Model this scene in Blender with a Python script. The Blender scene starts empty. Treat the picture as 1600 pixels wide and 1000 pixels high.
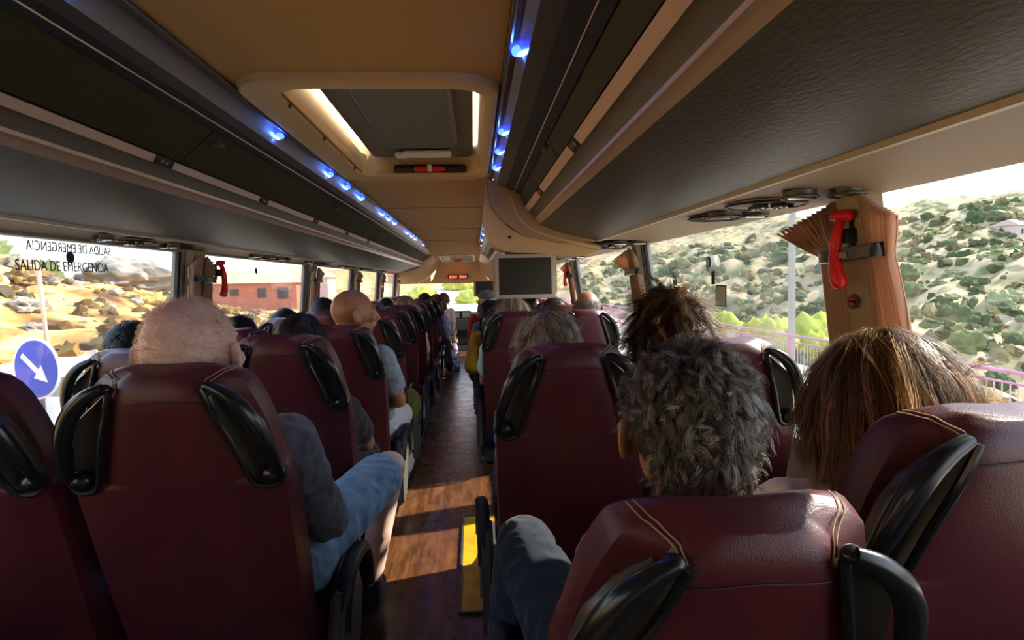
import bpy, bmesh, math, random
import numpy as np
from mathutils import Vector, Matrix, Euler, noise

# ------------------------------------------------------------------ camera, sky, sun, exposure
SC = bpy.context.scene
COL = SC.collection
SC.view_settings.view_transform = 'Standard'
SC.view_settings.look = 'None'
SC.view_settings.gamma = 1.0
SC.view_settings.use_curve_mapping = False
SC.view_settings.exposure = 1.38
cam_d = bpy.data.cameras.new('camera')
cam = bpy.data.objects.new('camera', cam_d)
COL.objects.link(cam)
cam_d.sensor_width = 36.0
cam_d.lens = 900.0 * 36.0 / 1600.0
cam_d.clip_start = 0.05
cam_d.clip_end = 2000
_r = Vector((0.99758, -0.06638, -0.0209)); _u = Vector((0.02524, 0.06527, 0.99755)); _f = Vector((0.06485, 0.99566, -0.06679))
cam.matrix_world = Matrix(((_r.x, _u.x, -_f.x, 0), (_r.y, _u.y, -_f.y, 0), (_r.z, _u.z, -_f.z, 1.30), (0, 0, 0, 1)))
SC.camera = cam

world = bpy.data.worlds.new('sky'); SC.world = world; world.use_nodes = True
wn = world.node_tree; wn.nodes.clear()
w_out = wn.nodes.new('ShaderNodeOutputWorld'); w_bg = wn.nodes.new('ShaderNodeBackground')
w_tc = wn.nodes.new('ShaderNodeTexCoord'); w_sep = wn.nodes.new('ShaderNodeSeparateXYZ'); w_cr = wn.nodes.new('ShaderNodeValToRGB')
wn.links.new(w_tc.outputs['Generated'], w_sep.inputs[0]); wn.links.new(w_sep.outputs['Z'], w_cr.inputs[0])
w_cr.color_ramp.elements[0].position = 0.0; w_cr.color_ramp.elements[0].color = (1.0, 1.0, 1.0, 1)
w_cr.color_ramp.elements[1].position = 0.6; w_cr.color_ramp.elements[1].color = (0.45, 0.62, 1.0, 1)
wn.links.new(w_cr.outputs[0], w_bg.inputs[0]); wn.links.new(w_bg.outputs[0], w_out.inputs[0])
w_bg.inputs[1].default_value = 1.5

SUN_DIR = Vector((0.80, 0.25, 0.60)).normalized()      # towards the sun
sd = bpy.data.lights.new('sun', 'SUN'); sd.energy = 5.4; sd.angle = 0.02; sd.color = (1.0, 0.90, 0.74)
sun = bpy.data.objects.new('sun', sd); COL.objects.link(sun)
sun.rotation_euler = SUN_DIR.to_track_quat('Z', 'Y').to_euler()

CYC = getattr(SC, 'cycles', None)
if CYC:
    CYC.max_bounces = 8; CYC.diffuse_bounces = 5; CYC.glossy_bounces = 3; CYC.transparent_max_bounces = 12
    CYC.sample_clamp_indirect = 6.0; CYC.use_denoising = True; CYC.caustics_reflective = False; CYC.caustics_refractive = False

# ------------------------------------------------------------------ materials
def M(name, col, rough=0.6, spec=0.5, metal=0.0, bump=0.0, bscale=200.0, mix=None, mscale=4.0, mdet=4.0, emit=None, estr=0.0,
      attr=None, transl=0.0, sheen=0.0, coat=0.0, mapscale=None, mrange=(0.35, 0.65)):
    m = bpy.data.materials.new(name); m.use_nodes = True
    nt = m.node_tree; b = nt.nodes['Principled BSDF']; L = nt.links
    b.inputs['Base Color'].default_value = (*col, 1); b.inputs['Roughness'].default_value = rough
    b.inputs['Specular IOR Level'].default_value = spec; b.inputs['Metallic'].default_value = metal
    if sheen: b.inputs['Sheen Weight'].default_value = sheen
    if coat: b.inputs['Coat Weight'].default_value = coat; b.inputs['Coat Roughness'].default_value = 0.15
    if emit: b.inputs['Emission Color'].default_value = (*emit, 1); b.inputs['Emission Strength'].default_value = estr
    tc = nt.nodes.new('ShaderNodeTexCoord'); vec = tc.outputs['Object']
    if mapscale:
        mp = nt.nodes.new('ShaderNodeMapping'); mp.inputs['Scale'].default_value = mapscale
        L.new(vec, mp.inputs[0]); vec = mp.outputs[0]
    if mix:
        n = nt.nodes.new('ShaderNodeTexNoise'); n.inputs['Scale'].default_value = mscale; n.inputs['Detail'].default_value = mdet
        L.new(vec, n.inputs['Vector'])
        cr = nt.nodes.new('ShaderNodeValToRGB'); L.new(n.outputs[0], cr.inputs[0])
        cols = [col] + list(mix) if isinstance(mix[0], (tuple, list)) else [col, mix]
        els = cr.color_ramp.elements
        els[0].position = mrange[0]; els[1].position = mrange[1]
        els[0].color = (*cols[0], 1); els[1].color = (*cols[-1], 1)
        for k, c in enumerate(cols[1:-1]):
            e = els.new(mrange[0] + (mrange[1] - mrange[0]) * (k + 1) / (len(cols) - 1)); e.color = (*c, 1)
        L.new(cr.outputs[0], b.inputs['Base Color'])
    if attr:
        a = nt.nodes.new('ShaderNodeAttribute'); a.attribute_name = attr
        L.new(a.outputs['Color'], b.inputs['Base Color'])
    if bump:
        n2 = nt.nodes.new('ShaderNodeTexNoise'); n2.inputs['Scale'].default_value = bscale; n2.inputs['Detail'].default_value = 3
        L.new(vec, n2.inputs['Vector'])
        bp = nt.nodes.new('ShaderNodeBump'); bp.inputs['Strength'].default_value = bump; bp.inputs['Distance'].default_value = 0.01
        L.new(n2.outputs[0], bp.inputs['Height']); L.new(bp.outputs[0], b.inputs['Normal'])
    if transl:
        tr = nt.nodes.new('ShaderNodeBsdfTranslucent'); tr.inputs[0].default_value = (*[min(1, c * 1.3) for c in col], 1)
        if attr: L.new(a.outputs['Color'], tr.inputs[0])
        mx = nt.nodes.new('ShaderNodeMixShader'); mx.inputs[0].default_value = transl
        L.new(b.outputs[0], mx.inputs[1]); L.new(tr.outputs[0], mx.inputs[2])
        L.new(mx.outputs[0], nt.nodes['Material Output'].inputs[0])
    return m

LEATHER = M('burgundy_leather', (0.105, 0.015, 0.019), 0.40, 0.5, bump=0.12, bscale=420, mix=(0.075, 0.011, 0.016), mscale=9)
BLACKP = M('black_gloss_plastic', (0.010, 0.011, 0.013), 0.25, 0.5)
RECESS = M('grey_recess_lining', (0.070, 0.062, 0.048), 0.32, 0.5)
BLACKM = M('black_matt_plastic', (0.015, 0.015, 0.017), 0.5, 0.4)
GREYP = M('grey_plastic', (0.10, 0.095, 0.08), 0.45, 0.4)
STITCH = M('tan_thread', (0.42, 0.26, 0.15), 0.7)
SEAM = M('dark_seam', (0.03, 0.005, 0.008), 0.6)
CEIL = M('tan_ceiling_cloth', (0.46, 0.25, 0.09), 0.85, 0.2, bump=0.15, bscale=300)
TAN = M('tan_moulding', (0.55, 0.35, 0.16), 0.5, 0.4, bump=0.05, bscale=300)
BEIGE = M('beige_panel', (0.31, 0.22, 0.14), 0.6, 0.3, bump=0.08, bscale=150)
RACK = M('dark_leatherette', (0.066, 0.053, 0.030), 0.45, 0.5, bump=0.10, bscale=160, mapscale=(1, 0.4, 1))
DOORM = M('dark_olive_door_cloth', (0.05, 0.047, 0.022), 0.75, 0.2, bump=0.1, bscale=250)
GROOVE = M('dark_brown_channel', (0.11, 0.085, 0.05), 0.5, 0.4)
STRIPM = M('rose_beige_strip', (0.64, 0.44, 0.33), 0.5, 0.4)
SILVER = M('satin_bronze_aluminium', (0.62, 0.46, 0.34), 0.32, 0.5, metal=0.45)
GREYRAIL = M('dark_grey_aluminium', (0.12, 0.11, 0.10), 0.35, 0.5, metal=0.5)
HOUS = M('grey_metal_channel', (0.20, 0.18, 0.18), 0.38, 0.5, metal=0.4)
CREAM = M('cream_trim', (0.62, 0.50, 0.36), 0.5, 0.4)
LEDM = M('blue_led', (0.02, 0.05, 0.6), 0.3, emit=(0.01, 0.03, 1.0), estr=9)
LEDW = M('blue_led_core', (0.2, 0.4, 1.0), 0.3, emit=(0.10, 0.30, 1.0), estr=90)
CURT = M('rose_brown_curtain', (0.60, 0.41, 0.30), 0.8, 0.2, bump=0.1, bscale=160, transl=0.38)
PILLC = M('olive_beige_pillar', (0.38, 0.31, 0.19), 0.6, 0.3)
RED = M('red_plastic', (0.75, 0.012, 0.01), 0.35, 0.5)
WHITEP = M('white_plastic', (0.75, 0.72, 0.66), 0.45)
DARKGLASS = M('screen_off', (0.040, 0.036, 0.025), 0.6, 0.2)
TVFR = M('tv_bezel', (0.46, 0.39, 0.30), 0.4, 0.4)
HATCHG = M('hatch_grey', (0.17, 0.15, 0.11), 0.5, 0.4, bump=0.05, bscale=300)
CHROME = M('chrome', (0.7, 0.7, 0.7), 0.2, 0.5, metal=1.0)
YEL = M('yellow_tread_edge', (0.75, 0.42, 0.01), 0.5, mix=(0.55, 0.3, 0.01), mscale=20)
WALLG = M('grey_wall_panel', (0.28, 0.26, 0.23), 0.6)
SILLW = M('white_sill', (0.78, 0.74, 0.66), 0.5)
FLOORB = M('podium_cover', (0.05, 0.045, 0.04), 0.6)
INK = M('black_ink', (0.01, 0.01, 0.01), 0.7)
PALE = M('pale_mark', (0.45, 0.40, 0.30), 0.6)

def floor_mat():
    m = bpy.data.materials.new('brown_wood_vinyl'); m.use_nodes = True; nt = m.node_tree; L = nt.links; b = nt.nodes['Principled BSDF']
    tc = nt.nodes.new('ShaderNodeTexCoord'); mp = nt.nodes.new('ShaderNodeMapping'); mp.inputs['Scale'].default_value = (9, 1.6, 1)
    L.new(tc.outputs['Object'], mp.inputs[0])
    n = nt.nodes.new('ShaderNodeTexNoise'); n.inputs['Scale'].default_value = 4; n.inputs['Detail'].default_value = 6; L.new(mp.outputs[0], n.inputs['Vector'])
    cr = nt.nodes.new('ShaderNodeValToRGB'); L.new(n.outputs[0], cr.inputs[0])
    e = cr.color_ramp.elements; e[0].position = .35; e[0].color = (0.085, 0.03, 0.012, 1); e[1].position = .68; e[1].color = (0.21, 0.085, 0.032, 1)
    br = nt.nodes.new('ShaderNodeTexBrick'); br.inputs['Scale'].default_value = 4; br.inputs['Color1'].default_value = (1, 1, 1, 1); br.inputs['Color2'].default_value = (.72, .72, .72, 1)
    br.inputs['Mortar'].default_value = (.5, .5, .5, 1); br.inputs['Mortar Size'].default_value = .004; br.inputs['Brick Width'].default_value = 1.6; br.inputs['Row Height'].default_value = .4
    mp2 = nt.nodes.new('ShaderNodeMapping'); mp2.inputs['Rotation'].default_value = (0, 0, math.pi / 2); L.new(tc.outputs['Object'], mp2.inputs[0]); L.new(mp2.outputs[0], br.inputs['Vector'])
    mx = nt.nodes.new('ShaderNodeMixRGB'); mx.blend_type = 'MULTIPLY'; mx.inputs[0].default_value = 1
    L.new(cr.outputs[0], mx.inputs[1]); L.new(br.outputs[0], mx.inputs[2]); L.new(mx.outputs[0], b.inputs['Base Color'])
    n2 = nt.nodes.new('ShaderNodeTexNoise'); n2.inputs['Scale'].default_value = 14; n2.inputs['Detail'].default_value = 5; L.new(tc.outputs['Object'], n2.inputs['Vector'])
    r = nt.nodes.new('ShaderNodeMapRange'); r.inputs[3].default_value = .16; r.inputs[4].default_value = .40; L.new(n2.outputs[0], r.inputs[0]); L.new(r.outputs[0], b.inputs['Roughness'])
    bp = nt.nodes.new('ShaderNodeBump'); bp.inputs['Strength'].default_value = .12; bp.inputs['Distance'].default_value = .004; L.new(n2.outputs[0], bp.inputs['Height']); L.new(bp.outputs[0], b.inputs['Normal'])
    b.inputs['Specular IOR Level'].default_value = .6
    return m
FLOORM = floor_mat()

def glass_mat():
    m = bpy.data.materials.new('window_glass'); m.use_nodes = True; nt = m.node_tree; nt.nodes.clear(); L = nt.links
    o = nt.nodes.new('ShaderNodeOutputMaterial'); t = nt.nodes.new('ShaderNodeBsdfTransparent'); g = nt.nodes.new('ShaderNodeBsdfGlossy')
    t.inputs[0].default_value = (.93, .95, .94, 1); g.inputs['Roughness'].default_value = .02; g.inputs[0].default_value = (1, 1, 1, 1)
    f = nt.nodes.new('ShaderNodeLayerWeight'); f.inputs[0].default_value = .18
    mr = nt.nodes.new('ShaderNodeMath'); mr.operation = 'MULTIPLY'; mr.inputs[1].default_value = .35; L.new(f.outputs['Fresnel'], mr.inputs[0])
    mx = nt.nodes.new('ShaderNodeMixShader'); L.new(mr.outputs[0], mx.inputs[0]); L.new(t.outputs[0], mx.inputs[1]); L.new(g.outputs[0], mx.inputs[2])
    # thin milky dust film on the pane
    d = nt.nodes.new('ShaderNodeBsdfDiffuse'); d.inputs[0].default_value = (.9, .9, .88, 1)
    tc = nt.nodes.new('ShaderNodeTexCoord'); n = nt.nodes.new('ShaderNodeTexNoise'); n.inputs['Scale'].default_value = 5; n.inputs['Detail'].default_value = 5; L.new(tc.outputs['Object'], n.inputs['Vector'])
    r = nt.nodes.new('ShaderNodeMapRange'); r.inputs[1].default_value = .45; r.inputs[2].default_value = .8; r.inputs[3].default_value = .03; r.inputs[4].default_value = .14; L.new(n.outputs[0], r.inputs[0])
    mx2 = nt.nodes.new('ShaderNodeMixShader'); L.new(r.outputs[0], mx2.inputs[0]); L.new(mx.outputs[0], mx2.inputs[1]); L.new(d.outputs[0], mx2.inputs[2]); L.new(mx2.outputs[0], o.inputs[0])
    return m
GLASS = glass_mat()

# ------------------------------------------------------------------ mesh helpers
def tag(o, label=None, cat=None, group=None, kind=None):
    if label: o['label'] = label
    if cat: o['category'] = cat
    if group: o['group'] = group
    if kind: o['kind'] = kind
    return o
def empty(name, loc=(0, 0, 0), rot=(0, 0, 0)):
    o = bpy.data.objects.new(name, None); o.empty_display_size = .1; COL.objects.link(o)
    o.location = loc; o.rotation_euler = rot
    return o
def thing(name, label, cat, loc=(0, 0, 0), rot=(0, 0, 0), group=None):
    return tag(empty(name, loc, rot), label, cat, group)
def obj(name, me, mat, parent=None, smooth=True, loc=None):
    o = bpy.data.objects.new(name, me); COL.objects.link(o)
    if mat is not None and not me.materials:
        for mm in (mat if isinstance(mat, (list, tuple)) else [mat]): me.materials.append(mm)
    if smooth:
        me.polygons.foreach_set('use_smooth', [True] * len(me.polygons))
        me.set_sharp_from_angle(angle=math.radians(42))
    if parent: o.parent = parent
    if loc: o.location = loc
    return o
def mesh_of(bm, name='m'):
    bmesh.ops.recalc_face_normals(bm, faces=bm.faces)
    me = bpy.data.meshes.new(name); bm.to_mesh(me); bm.free(); return me
def B(): return bmesh.new()
def box(bm, c, s, rot=None, bev=0.0, seg=2):
    r = bmesh.ops.create_cube(bm, size=1.0); vs = r['verts']
    bmesh.ops.scale(bm, vec=s, verts=vs)
    if bev:
        es = list({e for v in vs for e in v.link_edges})
        rr = bmesh.ops.bevel(bm, geom=es, offset=bev, segments=seg, affect='EDGES', profile=.5)
        vs = list({v for f in rr['faces'] for v in f.verts} | {v for v in vs if v.is_valid})
    if rot is not None: bmesh.ops.rotate(bm, cent=(0, 0, 0), matrix=Euler(rot).to_matrix(), verts=vs)
    bmesh.ops.translate(bm, vec=c, verts=vs)
    return vs
def prism(bm, prof, y0, y1, ends=True):
    """closed (x,z) outline swept from y0 to y1"""
    a = [bm.verts.new((x, y0, z)) for x, z in prof]; b = [bm.verts.new((x, y1, z)) for x, z in prof]; n = len(prof)
    for i in range(n):
        j = (i + 1) % n; bm.faces.new((a[i], a[j], b[j], b[i]))
    if ends: bm.faces.new(a); bm.faces.new(list(reversed(b)))
def loft(bm, rings, cap=True):
    rs = [[bm.verts.new(p) for p in r] for r in rings]
    for a, b in zip(rs, rs[1:]):
        n = len(a)
        for i in range(n):
            j = (i + 1) % n; bm.faces.new((a[i], a[j], b[j], b[i]))
    if cap: bm.faces.new(list(reversed(rs[0]))); bm.faces.new(rs[-1])
    return rs
def tube(bm, pts, rad, seg=8, closed=False, flat=1.0, ref=Vector((0, 0, 1))):
    pts = [Vector(p) for p in pts]; n = len(pts); rings = []
    for i, p in enumerate(pts):
        a = pts[(i - 1) % n] if closed or i > 0 else p; b = pts[(i + 1) % n] if closed or i < n - 1 else p
        t = (b - a).normalized() if (b - a).length > 1e-9 else Vector((0, 0, 1))
        r = rad[i] if isinstance(rad, (list, tuple)) else rad
        s = t.cross(ref)
        if s.length < 1e-3: s = t.cross(Vector((1, 0, 0)))
        s.normalize(); u = s.cross(t)
        rings.append([p + s * math.cos(2 * math.pi * k / seg) * r + u * math.sin(2 * math.pi * k / seg) * r * flat for k in range(seg)])
    if closed:
        rs = [[bm.verts.new(q) for q in r] for r in rings]
        for i in range(n):
            a, b = rs[i], rs[(i + 1) % n]
            for k in range(seg):
                j = (k + 1) % seg; bm.faces.new((a[k], a[j], b[j], b[k]))
    else: loft(bm, rings)
def smooth_pts(ctrl, n=24, closed=False):
    ctrl = [Vector(c) for c in ctrl]; m = len(ctrl); out = []
    segs = m if closed else m - 1
    for i in range(segs):
        if closed: p0, p1, p2, p3 = (ctrl[(i + k - 1) % m] for k in range(4))
        else: p0, p1, p2, p3 = ctrl[max(i - 1, 0)], ctrl[i], ctrl[i + 1], ctrl[min(i + 2, m - 1)]
        k = max(2, n // segs)
        for j in range(k):
            t = j / k
            out.append(0.5 * ((2 * p1) + (p2 - p0) * t + (2 * p0 - 5 * p1 + 4 * p2 - p3) * t * t + (3 * p1 - p0 - 3 * p2 + p3) * t ** 3))
    if not closed: out.append(ctrl[-1])
    return out
def sphere(bm, c, r, seg=20, ring=14, rot=None):
    v = bmesh.ops.create_uvsphere(bm, u_segments=seg, v_segments=ring, radius=1.0)['verts']
    bmesh.ops.scale(bm, vec=(r if isinstance(r, (tuple, list)) else (r, r, r)), verts=v)
    if rot is not None: bmesh.ops.rotate(bm, cent=(0, 0, 0), matrix=Euler(rot).to_matrix(), verts=v)
    bmesh.ops.translate(bm, vec=c, verts=v); return v
def capsule(bm, a, b, ra, rb, seg=16):
    a = Vector(a); b = Vector(b); d = b - a; L = d.length
    q = d.to_track_quat('Z', 'Y').to_matrix() if L > 1e-6 else Matrix.Identity(3)
    rings = []
    for k in range(1, 6):
        t = -math.pi / 2 + math.pi / 2 * k / 5.0 * .999
        rings.append((math.sin(t) * ra, math.cos(t) * ra))
    for k in range(0, 5):
        t = math.pi / 2 * k / 5.0
        rings.append((L + math.sin(t) * rb, math.cos(t) * rb))
    rr = [[a + q @ Vector((r * math.cos(2 * math.pi * i / seg), r * math.sin(2 * math.pi * i / seg), z)) for i in range(seg)] for z, r in rings]
    loft(bm, rr)
def remesh(bm, voxel, smooth_it=3, name='body'):
    """fuse closed overlapping shapes into one continuous skin"""
    me = mesh_of(bm, name); o = bpy.data.objects.new('tmp', me); COL.objects.link(o)
    m = o.modifiers.new('r', 'REMESH'); m.mode = 'VOXEL'; m.voxel_size = voxel; m.use_smooth_shade = True
    s = o.modifiers.new('s', 'SMOOTH'); s.iterations = smooth_it; s.factor = .5
    dg = bpy.context.evaluated_depsgraph_get(); dg.update()
    out = bpy.data.meshes.new_from_object(o.evaluated_get(dg)); out.name = name
    bpy.data.objects.remove(o); bpy.data.meshes.remove(me)
    return out
def text_obj(name, body, size, mat, matrix, parent=None, depth=0.0006):
    cu = bpy.data.curves.new(name, 'FONT'); cu.body = body; cu.size = size; cu.extrude = depth; cu.align_x = 'CENTER'; cu.align_y = 'CENTER'
    o = bpy.data.objects.new('tmp', cu); COL.objects.link(o)
    dg = bpy.context.evaluated_depsgraph_get(); dg.update()
    me = bpy.data.meshes.new_from_object(o.evaluated_get(dg)); bpy.data.objects.remove(o)
    me.materials.clear(); me.transform(matrix)
    return obj(name, me, mat, parent, smooth=False)
def dup(root, loc, rot=None, label=None, group=None):
    def cp(o, par):
        c = o.copy(); COL.objects.link(c); c.parent = par
        for ch in o.children: cp(ch, c)
        return c
    r = cp(root, None); r.location = loc
    if rot is not None: r.rotation_euler = rot
    if label: r['label'] = label
    if group: r['group'] = group
    return r
def struct(name, me, mat, smooth=False):
    return tag(obj(name, me, mat, None, smooth), kind='structure')

# ------------------------------------------------------------------ bus shell
Z0 = 1.30
POD = 0.15
Y_BACK, Y_FRONT = -1.3, 10.9
def wallx(side, z):
    """inner face of the side wall, leaning in towards the roof"""
    t = max(0.0, z - 0.80) / 0.70
    base, lean = (1.03, 0.10) if side > 0 else (-1.41, -0.07)
    return base - lean * t if side > 0 else base - lean * t
# floor and podiums
bm = B(); box(bm, (-.19, 4.6, .08), (.60, 12.6, .06)); floor = struct('floor', mesh_of(bm), FLOORM)
bm = B(); box(bm, (-.935, 4.35, .075), (1.01, 11.3, .15)); p = thing('seat_podium', 'low dark podium under the seats left of the aisle with bright metal edge', 'podium'); p['kind'] = 'structure'
obj('podium_top', mesh_of(bm), FLOORB, p, False)
bm = B(); box(bm, (-.425, 4.35, .152), (.03, 11.3, .012), bev=.003); box(bm, (-.445, 4.35, .156), (.008, 11.3, .012)); obj('edge_strip', mesh_of(bm), CHROME, p, False)
bm = B(); box(bm, (.58, .30, .075), (1.10, 3.1, .15)); box(bm, (.58, 6.9, .075), (1.10, 6.4, .15)); box(bm, (.98, 2.75, .075), (.2, 2.0, .15))
p = thing('seat_podium', 'low dark podium under the seats right of the aisle, cut by the stairwell', 'podium'); p['kind'] = 'structure'
obj('podium_top', mesh_of(bm), FLOORB, p, False)
bm = B(); box(bm, (.033, 6.9, .152), (.02, 6.4, .012), bev=.003); obj('edge_strip', mesh_of(bm), CHROME, p, False)
# stairwell beside the aisle
p = thing('stairwell', 'sunken side-door stairwell with yellow framed edge on the aisle floor', 'stairwell')
bm = B(); box(bm, (.05, 2.43, .113), (.25, .86, .008)); fr = mesh_of(bm)
obj('yellow_edge', fr, YEL, p, False)
bm = B()
for a, b_ in (((-.080, 2.43, .116), (.010, .86, .012)), ((.05, 2.86, .116), (.25, .010, .012)), ((.05, 2.0, .116), (.25, .010, .012))): box(bm, a, b_)
obj('edge_trim', mesh_of(bm), GREYRAIL, p, False)
bm = B(); box(bm, (.06, 2.43, .119), (.13, .68, .008), bev=.003); obj('floor_light', mesh_of(bm), GREYP, p, False)
bm = B(); box(bm, (.56, 2.78, -.35), (1.0, 1.9, .04)); box(bm, (.20, 2.78, -.10), (.30, 1.88, .34)); box(bm, (.44, 2.78, -.24), (.22, 1.88, .22)); box(bm, (.56, 1.83, -.1), (1.0, .04, .46)); box(bm, (.56, 3.72, -.1), (1.0, .04, .46)); box(bm, (1.07, 2.78, -.15), (.04, 1.9, .46)); obj('steps', mesh_of(bm), FLOORB, p, False)

L_PIL = [(-.62, -.45), (.50, .68), (2.79, 3.0), (4.82, 5.04), (6.6, 6.78), (8.4, 8.56), (10.2, 10.3)]
R_PIL = [(-.55, -.40), (1.345, 1.46), (3.16, 3.30), (5.35, 5.50), (7.4, 7.55), (9.5, 9.65)]
WT = {-1: 1.468, 1: 1.492}
for side, nm, pil in ((-1, 'wall_left', L_PIL), (1, 'wall_right', R_PIL)):
    bm = B(); th = .05 * side
    def wp(z): return wallx(side, z)
    prism(bm, [(wp(0), 0), (wp(.79), .79), (wp(.79) + th, .79), (wp(0) + th, 0)], Y_BACK, Y_FRONT)
    zt = WT[side]
    prism(bm, [(wp(zt), zt), (wp(zt) - .01 * side, 1.9), (wp(zt) + th, 1.9), (wp(zt) + th, zt)], Y_BACK, Y_FRONT)
    for a, b_ in pil:
        prism(bm, [(wp(.79) + .004 * side, .79), (wp(zt) + .004 * side, zt), (wp(zt) + th, zt), (wp(.79) + th, .79)], a, b_)
    struct(nm, mesh_of(bm), WALLG)
    bm = B(); prism(bm, [(wp(.79), .775), (wp(.79) - .05 * side, .775), (wp(.79) - .05 * side, .80), (wp(.79) + .03 * side, .80)], Y_BACK, Y_FRONT)
    struct('trim_1' if side < 0 else 'trim_2', mesh_of(bm), SILLW)
    ys = [Y_BACK] + [v for pr in pil for v in pr] + [Y_FRONT]
    k = 0
    for i in range(0, len(ys) - 1, 2):
        y0, y1 = ys[i], ys[i + 1]
        if y1 - y0 < .2: continue
        k += 1
        bm = B(); xa, xb = wp(.79) + .03 * side, wp(zt) + .03 * side
        prism(bm, [(xa, .78), (xb, zt + .01), (xb + .005 * side, zt + .01), (xa + .005 * side, .78)], y0 - .01, y1 + .01)
        w = struct('window_%d' % (k if side < 0 else k + 10), mesh_of(bm), GLASS)
        bm = B(); g = .022      # black rubber frame
        x0_, x1_ = wp(.80) + .025 * side, wp(zt) + .025 * side
        for (ya, yb) in ((y0, y0 + g), (y1 - g, y1)):
            prism(bm, [(x0_, .80), (x1_, zt), (x1_ - .015 * side, zt), (x0_ - .015 * side, .80)], ya, yb)
        obj('window_frame', mesh_of(bm), BLACKM, w, False)
# pillar covers
for side, pil in ((-1, L_PIL), (1, R_PIL)):
    for i, (a, b_) in enumerate(pil):
        bm = B(); w = (b_ - a); c = (a + b_) / 2
        if side > 0 and i == 1: c, w = 1.325, .15
        rings = []
        for z in (.80, 1.0, 1.2, 1.35, WT[side] + .01):
            x = wallx(side, z); hw = w * .38
            dp = .055 if (side > 0 and i == 1) else .03
            rings.append([(x, c - hw, z), (x - dp * .8 * side, c - hw * .8, z), (x - dp * side, c, z), (x - dp * .8 * side, c + hw * .8, z), (x, c + hw, z)])
        loft(bm, rings); struct('trim_%d' % (10 + i + (10 if side > 0 else 0)), mesh_of(bm), PILLC, True)
# rear wall
bm = B(); box(bm, (-.19, Y_BACK - .03, .9), (2.7, .06, 2.0)); struct('wall_rear', mesh_of(bm), WALLG)
# ceiling with hatch opening
bm = B(); CZ = 1.82
def cbox(x0, x1, y0, y1, z0=CZ, z1=CZ + .03): box(bm, ((x0 + x1) / 2, (y0 + y1) / 2, (z0 + z1) / 2), (x1 - x0, y1 - y0, z1 - z0))
cbox(-.63, .11, Y_BACK, 1.56); cbox(-.63, .11, 2.79, 7.2); cbox(-.63, -.50, 1.56, 2.79); cbox(.055, .11, 1.56, 2.79)
prism_pts = [(-.63, 7.2, CZ), (.11, 7.2, CZ), (.11, 10.2, 1.655), (-.63, 10.2, 1.655)]
lo = [bm.verts.new(v) for v in prism_pts]; hi = [bm.verts.new((v[0], v[1], v[2] + .03)) for v in prism_pts]
bm.faces.new(lo); bm.faces.new(list(reversed(hi)))
for i in range(4): bm.faces.new((lo[i], lo[(i + 1) % 4], hi[(i + 1) % 4], hi[i]))
struct('ceiling', mesh_of(bm), CEIL)
for k, yy in enumerate((4.05, 5.6, 7.15)):
    bm = B(); box(bm, (-.26, yy, CZ - .001), (.70, .008, .004)); struct('trim_%d' % (40 + k), mesh_of(bm), GROOVE)
# outer roof skin (keeps the sun off the racks)
bm = B(); prism(bm, [(-1.42, 1.9), (-1.2, 2.02), (-.66, 2.05), (-.66, 1.87), (-1.3, 1.86)], Y_BACK, Y_FRONT); prism(bm, [(1.0, 1.9), (.8, 2.02), (.15, 2.05), (.15, 1.87), (.9, 1.86)], Y_BACK, Y_FRONT)
struct('roof', mesh_of(bm), WALLG)

# front bulkhead and windscreen surround
fb = thing('front_bulkhead', 'tan moulded bulkhead over the windscreen with red display', 'bulkhead'); fb['kind'] = 'structure'
bm = B()
rings = []
for y, z, xl, xr in ((10.15, 1.66, -.62, .10), (10.30, 1.50, -.66, .16), (10.40, 1.34, -.74, .26), (10.43, 1.29, -.78, .32)):
    rings.append([(xl, y, z), (xr, y, z), (xr, y + .08, z + .02), (xl, y + .08, z + .02)])
loft(bm, rings)
box(bm, (-1.08, 10.5, 1.42), (.62, .12, .26)); box(bm, (.66, 10.5, 1.42), (.72, .12, .26)); box(bm, (-.25, 10.6, 1.75), (2.3, .1, .45))
obj('panel', mesh_of(bm), TAN, fb)
bm = B(); box(bm, (-.27, 10.315, 1.40), (.36, .03, .075), bev=.008); obj('display_housing', mesh_of(bm), BLACKM, fb)
REDD = M('red_digits', (.3, 0, 0), emit=(1, .03, .02), estr=3.0)
bm = B()
for x in (-.41, -.37, -.33, -.22, -.18, -.14): box(bm, (x, 10.295, 1.40), (.03, .006, .045))
obj('red_digits', mesh_of(bm), REDD, fb, False)
text_obj('clock_digits', '11 30', .07, REDD, Matrix.Translation((-.27, 10.293, 1.40)) @ Euler((math.pi / 2, 0, 0)).to_matrix().to_4x4(), fb)
bm = B(); tube(bm, smooth_pts([(-.52, 10.26, 1.40), (-.48, 10.22, 1.455), (-.27, 10.21, 1.47), (-.06, 10.22, 1.455), (-.02, 10.26, 1.40)], 20), .012); obj('moulding', mesh_of(bm), TAN, fb)
bm = B(); box(bm, (-.27, 10.6, 1.285), (.05, .04, .04), bev=.01); obj('camera_dome', mesh_of(bm), WHITEP, fb)
# windscreen
bm = B(); box(bm, (-.19, 10.92, 1.05), (2.5, .01, .62)); struct('window_30', mesh_of(bm), GLASS)
bm = B(); box(bm, (-.19, 10.92, .36), (2.5, .08, .76)); struct('wall_front', mesh_of(bm), WALLG)
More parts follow.
